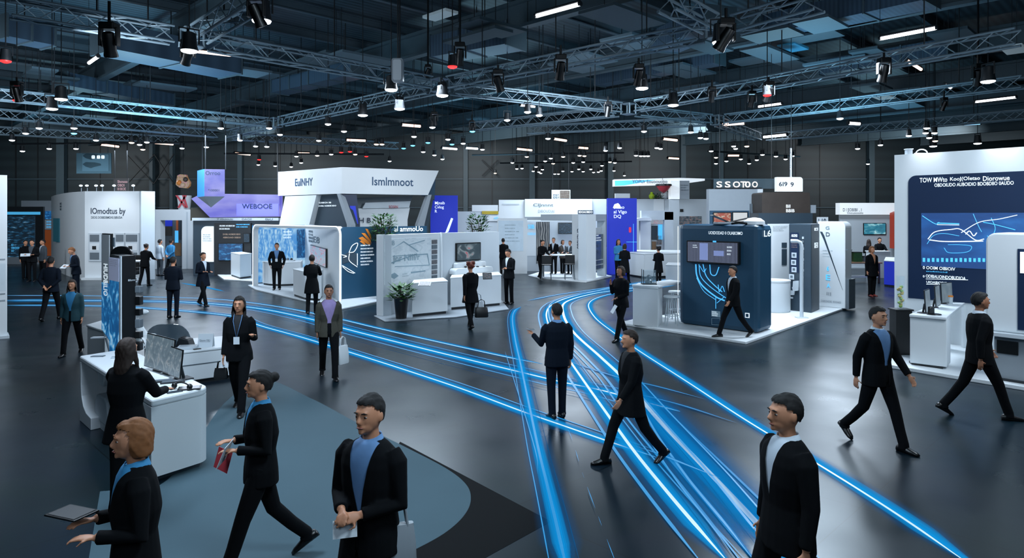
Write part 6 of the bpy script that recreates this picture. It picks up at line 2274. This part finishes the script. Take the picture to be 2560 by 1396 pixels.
slabthing('smartphone', 'grey phone lying on the open end of the white desk', 'phone', on(245, 892), (.17, .075, .012), 5, 'midgrey', 'grey')
slabthing('card_reader', 'small white reader with cable on the white desk', 'device', on(290, 896), (.12, .06, .02), 25, 'white2', 'grey')
slabthing('black_tablet', 'black tablet with printed picture on the desk end', 'tablet', on(474, 972), (.24, .17, .012), 20, 'black', PMIX)
slabthing('black_folder', 'dark folded leaflet beside the black tablet', 'leaflet', on(436, 981), (.16, .08, .006), 40, 'dark', 'slate')
p = on(455, 975)
t = thing('headset', 'black headset lying across the tablet on the desk end', 'headset', p + V((0, 0, .014)))
obj('band', MB().tube([p + V((-.1 * math.cos(k * PI / 10), .0 + .03 * math.cos(k * PI / 10), .03 + .05 * math.sin(k * PI / 10))) for k in range(11)], .008, 6), M_['black'], t, smooth=True)
for sx in (-1, 1):
    obj('ear_cup', MB().ell(p + V((sx * .1, sx * -.03, .04)), (.03, .035, .035), 10, 8), M_['black'], t, smooth=True)
for i, (x, y, lab) in enumerate(((405, 955, 'dark keyboard at the foot of the middle monitor'), (432, 957, 'black charging cradle before the end monitor'))):
    slabthing('keyboard' if i == 0 else 'charging_cradle', lab, 'keyboard' if i == 0 else 'device', on(x, y), (.26, .1, .018), 25, 'dark', 'midgrey')
# second desk behind with totem
B0 = at(219, 912)
t = block('counter', 'white block desk behind the long demo desk', 'counter', [at(218, 922), at(262, 945), at(345, 905), at(300, 888)], 0, .82, M_['white'])
slabthing('notebook', 'white card pile on the block desk', 'stationery', at(247, 846, .82), (.22, .1, .02), 10, 'white2', 'white')
T0 = at(276, 968)
T0, T1, T2 = V((-6.0, 10.2, 0)), V((-5.62, 9.75, 0)), V((-5.42, 9.95, 0))
yb = 9.9
T0, T1, T2 = dp(275, 640, 10.35), dp(305, 650, 9.95), dp(340, 642, 10.15)
f, f2 = Fr(T0, T1), Fr(T1, T2)
t = thing('display_totem', 'tall display totem with blue screen and black flank on the desk island', 'totem', (T1.x, T1.y, 0))
zt = 2.26
q = [(p.x, p.y) for p in (T0, T1, T2, T2 + (T0 - T1))]
obj('casing', MB().slab(q, 0, zt), M_['black'], t, bev=.015)
obj('screen', f.poly(MB(), rrect(.04, f.L - .1, .75, zt - .3, .08, 'bl br'), .005, .02), PTOTEM, t)
obj('header_card', f.slab(.03, f.L - .06, zt - .38, zt - .04, .008, .026), mat('card_lilac', '#aab4d0', .5, emit=.2), t)
rows(f, 279, 300, 650, 668, 4, M_['inkgrey'], t, .25, off=.03)
obj('edge_strip', f.slab(f.L - .07, f.L + .005, .1, zt, .003, .02), M_['white2'], t)
for k in range(6):
    z = 1.75 - k * .17
    obj('product', MB().box(f2.P(f2.L + .03, z, -.02), (.14, .1, .1 + .03 * (k % 2))), M_['black'] if k % 3 else M_['midgrey'], t, bev=.01)
lettering(f2, 'IBIlomo', 318, 336, 698, 703, M_['white2'], t, .02)
T0, T1 = dp(255, 585, 11.3), dp(276, 585, 11.0)
f = Fr(T0, T1)
t = thing('leaflet_board', 'tall white and blue leaflet board leaning behind the totem', 'display board', (T0.x, T0.y, 0))
obj('frame', f.poly(MB(), [(0, .95), (f.L, .8), (f.L, 2.56), (0, 2.56)], -.04, 0), M_['black'], t)
obj('print', f.poly(MB(), [(.01, .97), (f.L - .03, .84), (f.L - .03, 1.75), (.01, 1.75)], 0, .01), PTOTEM, t)
obj('print', f.slab(.01, f.L - .03, 1.75, 2.54, 0, .01), M_['white'], t)
lettering(f, 'HIUDBILIO', 261, 271, 660, 740, M_['letter_white'], t, .015, vert=True)
for k in range(5):
    obj('text_card', f.slab(f.L - .02, f.L + .1, 2.35 - k * .22, 2.5 - k * .22, -.04, -.02), M_['inkgrey'], t)
for a in (.03, f.L):
    obj('leg', MB().tube([f.P(a, .95, -.02), f.P(a - .05, 0, -.25)], .02, 6), M_['white2'], t)
c = dp(300, 616, 10.9)
t = thing('round_screen_back', 'black rounded screen back rising behind the totem', 'screen', (c.x, c.y, 0))
obj('shell', MB().prism([c + V((a, 0, b)) for a, b in rrect(-.17, .2, -.75, 0, .17, 'tl tr')], (0, .06, 0)), M_['black'], t, bev=.01)
obj('post', MB().tube([V((c.x, c.y + .08, 0)), V((c.x, c.y + .08, c.z - .3))], .03, 8), M_['metal'], t)
obj('foot', MB().lathe([(.2, 0), (.18, .02)], (c.x, c.y + .08, 0), 18), M_['metal'], t)
# curved white stand, dark round panel, low counter
p = at(345, 845, .82)
t = thing('curved_stand', 'white curved robot-like stand on the desk island', 'stand', (p.x, p.y, .82))
obj('arm', MB().tube(spline([p + V((.1, 0, 0)), p + V((.02, 0, .18)), p + V((-.04, 0, .34)), p + V((.06, 0, .42))], 6), [.09, .085, .08, .075, .07, .065, .06, .06, .06, .055, .055, .05, .05, .05, .05, .05, .05, .045, .04][:19], 10), M_['white'], t, smooth=True)
obj('head', MB().ell(p + V((.07, -.02, .43)), (.12, .07, .05), 14, 9), M_['white'], t, smooth=True)
obj('base', MB().lathe([(.22, 0), (.2, .04), (.05, .06)], p + V((.08, 0, 0)), 20), M_['white'], t, smooth=True)
t = thing('white_helmet', 'white helmet with black stripe on the block desk', 'helmet', at(338, 872, .82))
p = at(338, 872, .82)
obj('shell', MB().lathe([(.16, 0), (.17, .06), (.13, .15), (.05, .19), (.01, .2)], p, 20), M_['white'], t, smooth=True)
obj('stripe', MB().tube([p + V((.155 * math.cos(k * PI / 10), -.03, .02 + .185 * math.sin(k * PI / 10))) for k in range(11)], .014, 6), M_['black'], t, smooth=True)
L0, L1, L2, L3 = at(452, 967), at(602, 945), at(585, 915), at(440, 928)
t = block('counter', 'low white counter with name card behind the standing woman', 'counter', [L0, L1, L2, L3], 0, .58, M_['white'])
obj('groove', Fr(L0, L1).slab(0, Fr(L0, L1).L, .33, .345, -.01, .006), M_['midgrey'], t)
p = at(512, 868, .58)
t = thing('name_card', 'white tent card with small grey writing on the low counter', 'card', p)
obj('front_leaf', MB().prism([p + V((-.13, 0, 0)), p + V((.13, 0, 0)), p + V((.13, .05, .22)), p + V((-.13, .05, .22))], (0, .004, 0)), M_['paper'], t)
obj('rear_leaf', MB().prism([p + V((-.13, .1, 0)), p + V((.13, .1, 0)), p + V((.13, .055, .22)), p + V((-.13, .055, .22))], (0, .004, 0)), M_['paper'], t)
fcard = Fr(p + V((-.13, .02, 0)), p + V((.13, .02, 0)))
lettering(fcard, 'Diooo DD', 0, 0, 0, 0, M_['inkgrey'], t, .02, world=(.04, .22, p.z + .1, p.z + .13))
slabthing('magazine', 'thin magazine pile on the low counter', 'magazine', at(470, 872, .58), (.3, .2, .05), 15, 'white2', 'grey')
slabthing('small_phone', 'brown phone on the low counter', 'phone', at(493, 874, .58), (.12, .06, .012), 50, 'wood', 'black')
p = at(455, 868, .58)
t = thing('desk_console', 'dark wedge-shaped console on the low counter', 'device', p)
obj('body', MB().prism([p + V((-.12, 0, 0)), p + V((.14, 0, 0)), p + V((.1, 0, .12)), p + V((-.06, 0, .16))], (0, .2, 0)), M_['dark'], t, bev=.01)
obj('keypad', MB().box(p + V((.02, .1, .142)), (.12, .14, .008), MX.Rotation(.25, 3, 'Y')), M_['black'], t)
p = at(420, 905, 0)
p = V((p.x, 12.1, 0))
p.x = (420 - CX) * 12.1 / F
t = thing('glass_screen', 'smoked rounded glass screen behind the monitors', 'screen', p)
obj('glass', MB().prism([p + V((a, 0, b)) for a, b in rrect(-.42, .4, .3, .92, .3, 'tl tr')], (0, .02, 0)), mat('smoked', '#4a5b66', .1, alpha=.75), t)
obj('stand', MB().box(p + V((0, .03, .16)), (.5, .06, .32)), M_['white2'], t)
# table and armchairs near the white curved booth
c = at(330, 693)
for i, (x, y, lab) in enumerate(((306, 705, 'black armchair before the wall cupboards'), (333, 705, 'second black armchair nearer the visitor at the table'))):
    c = at(x, y)
    t = thing('armchair', lab, 'armchair', c)
    obj('seat', MB().box(c + V((0, 0, .42)), (.55, .55, .2)), M_['black'], t, bev=.05)
    obj('backrest', MB().box(c + V((0, .25, .8)), (.55, .12, .7)), M_['black'], t, bev=.05)
    for sx in (-1, 1):
        obj('armrest', MB().box(c + V((sx * .27, 0, .6)), (.1, .5, .1)), M_['black'], t, bev=.03)
    obj('pedestal', MB().tube([c, c + V((0, 0, .34))], .04, 8).lathe([(.24, 0), (.2, .03)], c, 16), M_['metal'], t)
c = at(338, 712)
t = thing('side_table', 'white square table before the black armchairs', 'table', c)
obj('tabletop', MB().box(c + V((0, 0, .98)), (.8, .5, .06)), M_['white'], t, bev=.01)
for sx in (-1, 1):
    obj('leg', MB().box(c + V((sx * .32, 0, .48)), (.06, .4, .95)), M_['white2'], t)
# ------------------------------------------------------------------ visitors


def P(x, y, yaw, label, h=1.72, z=0., **k):
    p = at(x, y, z)
    return person((p.x, p.y), yaw, label, h=h, z=z, **k)


def PY(x, Y, yaw, label, **k):
    return person(((x - CX) * Y / F, Y), yaw, label, **k)


NEAR = dict(vox=.009, face=True)
# foreground
t, hd = P(598, 1028, 8, 'woman in black trouser suit with badge standing by the low counter', h=1.70, female=True, arms='gesture', legs='walk2', hair='long', badge=True, shirt='shirt_black', vneck=True, **NEAR)
sheet(hd[0], 'white leaflet in the hand of the woman with the badge', .12, .16, tilt=.2)
bag(hd[0][0] + V((-.05, .05, .0)), 'small black bag hanging from the hand of the woman with the badge', w=.2, h=.16, d=.07, strap=.1)
t, hd = PY(650, 5.5, -62, 'short haired person in dark suit and blue collar carrying leaflets', h=1.63, female=True, arms='hold', legs='stride2', hair='bun', shirt='shirt_sky', collar='shirt_sky', **NEAR)
sheet(hd[1], 'pale leaflet carried by the person with blue collar', .24, .17, tilt=.4)
sheet(hd[0], 'white and red folder carried by the person with blue collar', .22, .16, m='letter_red', tilt=.3, drop=-.12)
t, hd = PY(925, 4.25, -24, 'man in black suit and blue shirt clasping hands near the frame edge', h=1.76, arms='clasp', legs='walk', shirt='shirt_blue', collar='shirt_blue', skin='skin', open_=.02, **NEAR)
sheet(hd[0], 'folded paper held by the man with clasped hands', .14, .1, tilt=.3, drop=-.06)
bag(V((hd[1][0].x + .26, hd[1][0].y + .22, hd[1][0].z + .03)), 'grey translucent bag beside the man with clasped hands', m='grey', w=.26, h=.28, d=.1, yaw=20)
t, hd = PY(335, 4.0, -58, 'woman with light brown hair and blue scarf walking past the white desk', h=1.68, female=True, arms='hold', legs='walk', hair='bob', hairm='hair_light', shirt='shirt_sky', collar='shirt_sky', hem=.6, open_=.02, **NEAR)
slabthing('handheld_tablet', 'thin dark tablet held by the light brown haired woman', 'tablet', hd[0][0] + V((-.04, 0, .05)), (.24, .16, .01), -20, 'black', 'dark')
PY(318, 6.55, 172, 'dark haired woman seen from behind standing at the white desk', h=1.66, female=True, arms='table', legs='stand', hair='long', hairm='hair_brown', vneck=False, hem=.72, vox=.01)
PY(1965, 4.3, -78, 'man in dark suit with pale collar passing close to the camera', h=1.75, arms='hang', legs='walk', shirt='shirt_white', collar='shirt_white', **NEAR)
# right
P(2195, 1116, 22, 'man in open dark suit and blue shirt striding towards the camera', h=1.76, arms='walk', legs='stride2', shirt='shirt_blue', collar='shirt_white', open_=.05, **NEAR)
t, hd = P(2450, 1045, 84, 'man in dark suit walking past the demo counter in profile', h=1.82, arms='walk', legs='stride', shirt='shirt_white', collar='shirt_white', skin='skin2', **NEAR)
# middle
t, hd = P(1392, 1044, 196, 'man in navy suit holding a phone among the light strips', h=1.60, arms='phone', legs='stand', jacket='suit_navy', trousers='suit_navy', hair='short', turn=10, vneck=False, collar='shirt_blue', vox=.009)
p = hd[1][0]
slabthing('smartphone', 'phone in the hand of the navy suited man among the strips', 'phone', p + V((-.0, 0, .03)), (.08, .15, .012), 20, 'grey', 'black')
t, hd = P(1575, 1160, -72, 'dark dressed person with shoulder bag striding across the strips', h=1.58, female=True, arms='walk', legs='stride', hair='short', hairm='hair_brown', hem=.7, vox=.01, shirt='shirt_black')
bag(V((hd[0][0].x - .02, hd[0][0].y + .25, 1.14)), 'black shoulder bag of the person striding across the strips', w=.3, h=.22, yaw=70, strap=.2)
t, hd = P(1552, 850, -48, 'woman with bob hair touching her chin before the bar counter', h=1.72, female=True, arms='chin', legs='walk2', hair='bob', hairm='hair_brown', vneck=False, skin='skin2', vox=.011, turn=-10)
sheet(hd[1], 'white paper held by the woman touching her chin', .3, .2, tilt=.6, drop=-.2)
P(1832, 843, -76, 'man in dark suit walking along the front of the dark booth', h=1.68, z=.06, arms='walk', legs='stride', shirt='shirt_white', collar='shirt_white', vox=.011)
P(2180, 741, 12, 'person in black standing alone before the far corner stand', h=1.76, female=True, arms='hang', legs='stand', hair='bob', hairm='hair_light', shirt='skin', hem=.7, shoe='shoe_red')
t, hd = P(1272, 760, -42, 'man in dark suit looking at his hands beside the kiosk counter', h=1.77, arms='fold', legs='stand', nod=14)
t, hd = P(1176, 820, 205, 'person with red-brown hair walking away with two bags', h=1.70, female=True, arms='walk2', legs='walk', hair='puff', hairm='hair_red', vneck=False, hem=.7, vox=.011)
bag(hd[0][0] + V((.12, 0, .02)), 'white carrier bag of the person with red-brown hair', m='white2', w=.3, h=.32, yaw=30, strap=.2)
bag(hd[0][0] + V((.2, -.1, -.12)), 'black handbag of the person with red-brown hair', w=.36, h=.26, yaw=10, strap=.2)
P(692, 725, 14, 'man with white badge standing inside the lit frame booth', h=1.76, z=.05, arms='pocket', legs='stand', badge=True, shirt='shirt_blue', open_=.03)
P(780, 786, 188, 'woman in dark dress seen from behind at the second desk', h=1.72, female=True, arms='table', legs='lean', hair='short', vneck=False, hem=.62)
t, hd = P(822, 944, 20, 'person in violet top and olive jacket walking with a white bag', h=1.66, female=True, arms='hang', legs='walk2', hair='short', jacket='olive', shirt='shirt_purple', open_=.085, skin='skin2', vox=.01, face=True)
bag(hd[1][0] + V((.03, 0, 0)), 'white carrier bag of the person in the violet top', m='white', w=.26, h=.32, d=.1, yaw=60)
P(433, 795, 178, 'man in navy suit standing with his back to us before the slate booth', h=1.70, arms='fold', legs='stand', jacket='suit_navy', trousers='suit_navy', vneck=False)
t, hd = P(508, 764, 60, 'woman with grey shawl and dark coat crossing towards the lit booth', h=1.71, female=True, arms='hold', legs='walk', hair='bun', hairm='hair_brown', jacket='suit_navy', hem=.66, shirt='shirt_white')
P(128, 801, 188, 'man in dark jacket seen from behind near the edge pylon', h=1.76, arms='back', legs='walk', jacket='suit_navy', hair='short', vneck=False)
t, hd = P(190, 745, -44, 'brown haired man in navy suit leaning to look at a paper', h=1.76, arms='hold', legs='stand', jacket='suit_navy', trousers='suit_navy', hair='short', hairm='hair_light', shirt='shirt_blue', lean=8, nod=12)
sheet(hd[0], 'white paper in the hands of the brown haired man', .3, .2, tilt=1.2)
P(180, 886, 14, 'person in teal jacket and blue scarf walking on the open floor', h=1.56, female=True, arms='hang', legs='walk', hair='long', hairm='hair_brown', jacket='teal', shirt='shirt_sky', open_=.05)
t, hd = P(80, 704, 10, 'man with white paper standing in the group by the dark screen wall', h=1.80, arms='hold', legs='stand', shirt='suit_grey', open_=.04)
sheet(hd[0], 'white paper of the man by the dark screen wall', .35, .2, tilt=1.4)
P(107, 699, -30, 'person in grey jacket behind the group by the dark screen wall', h=1.78, arms='hang', legs='stand', jacket='suit_grey')
P(64, 697, 60, 'dark haired visitor half hidden in the group by the dark screen wall', h=1.74, arms='hang', legs='stand', vneck=False)
P(362, 716, 172, 'visitor in black leaning on the white square table', h=1.72, arms='table', legs='lean', hair='bun', hairm='hair_brown', vneck=False, lean=8)
P(400, 690, 150, 'visitor in white shirt and red bag before the doorway frame', h=1.72, arms='hang', legs='stand', jacket='shirt_white', vneck=False, trousers='suit_grey')
P(428, 686, 160, 'visitor in blue jacket in front of the doorway frame', h=1.74, arms='back', legs='walk', jacket='shirt_sky', vneck=False)
P(1258, 688, 180, 'man seen from behind studying the map poster', h=1.76, arms='fold', legs='stand', vneck=False)
P(1352, 697, 40, 'visitor in black leaning at the meeting table end', h=1.74, z=.05, arms='table', legs='lean', hair='bun', vneck=False, lean=10)
P(1384, 685, -20, 'visitor with hands at his face seated behind the meeting table', h=1.74, z=.05, arms='chin', legs='stand', jacket='suit_black')
P(1407, 684, 30, 'brown haired visitor smiling behind the meeting table', h=1.62, z=.05, arms='hold', legs='stand', jacket='wood', hair='bob', hairm='hair_brown', female=True)
P(1425, 686, -40, 'visitor next to the lettered pillar at the meeting table', h=1.6, z=.05, arms='table', legs='stand', jacket='suit_grey', hair='short', hairm='hair_brown')
P(1546, 697, 20, 'visitor in light blue shirt at the royal banner', h=1.78, arms='fold', legs='stand', jacket='shirt_sky', vneck=False, hair='long', female=True, hairm='hair_brown')
P(1562, 709, 150, 'woman in long black coat talking at the royal banner', h=1.70, female=True, arms='hold', legs='walk', hair='bob', hairm='hair_brown', hem=.5, vneck=False)
t, hd = P(1646, 712, 200, 'visitor with black cap leaning at the stepped counter', h=1.56, arms='hold', legs='stand', hair='puff', vneck=False, hem=.55)
P(2172, 692, 150, 'long haired woman watching the sea foam screen', h=1.74, female=True, arms='fold', legs='stand', hair='long', hairm='hair_brown', vneck=False)
P(2199, 687, 0, 'man in black shirt behind the white pedestal', h=1.78, arms='table', legs='stand', vneck=False)
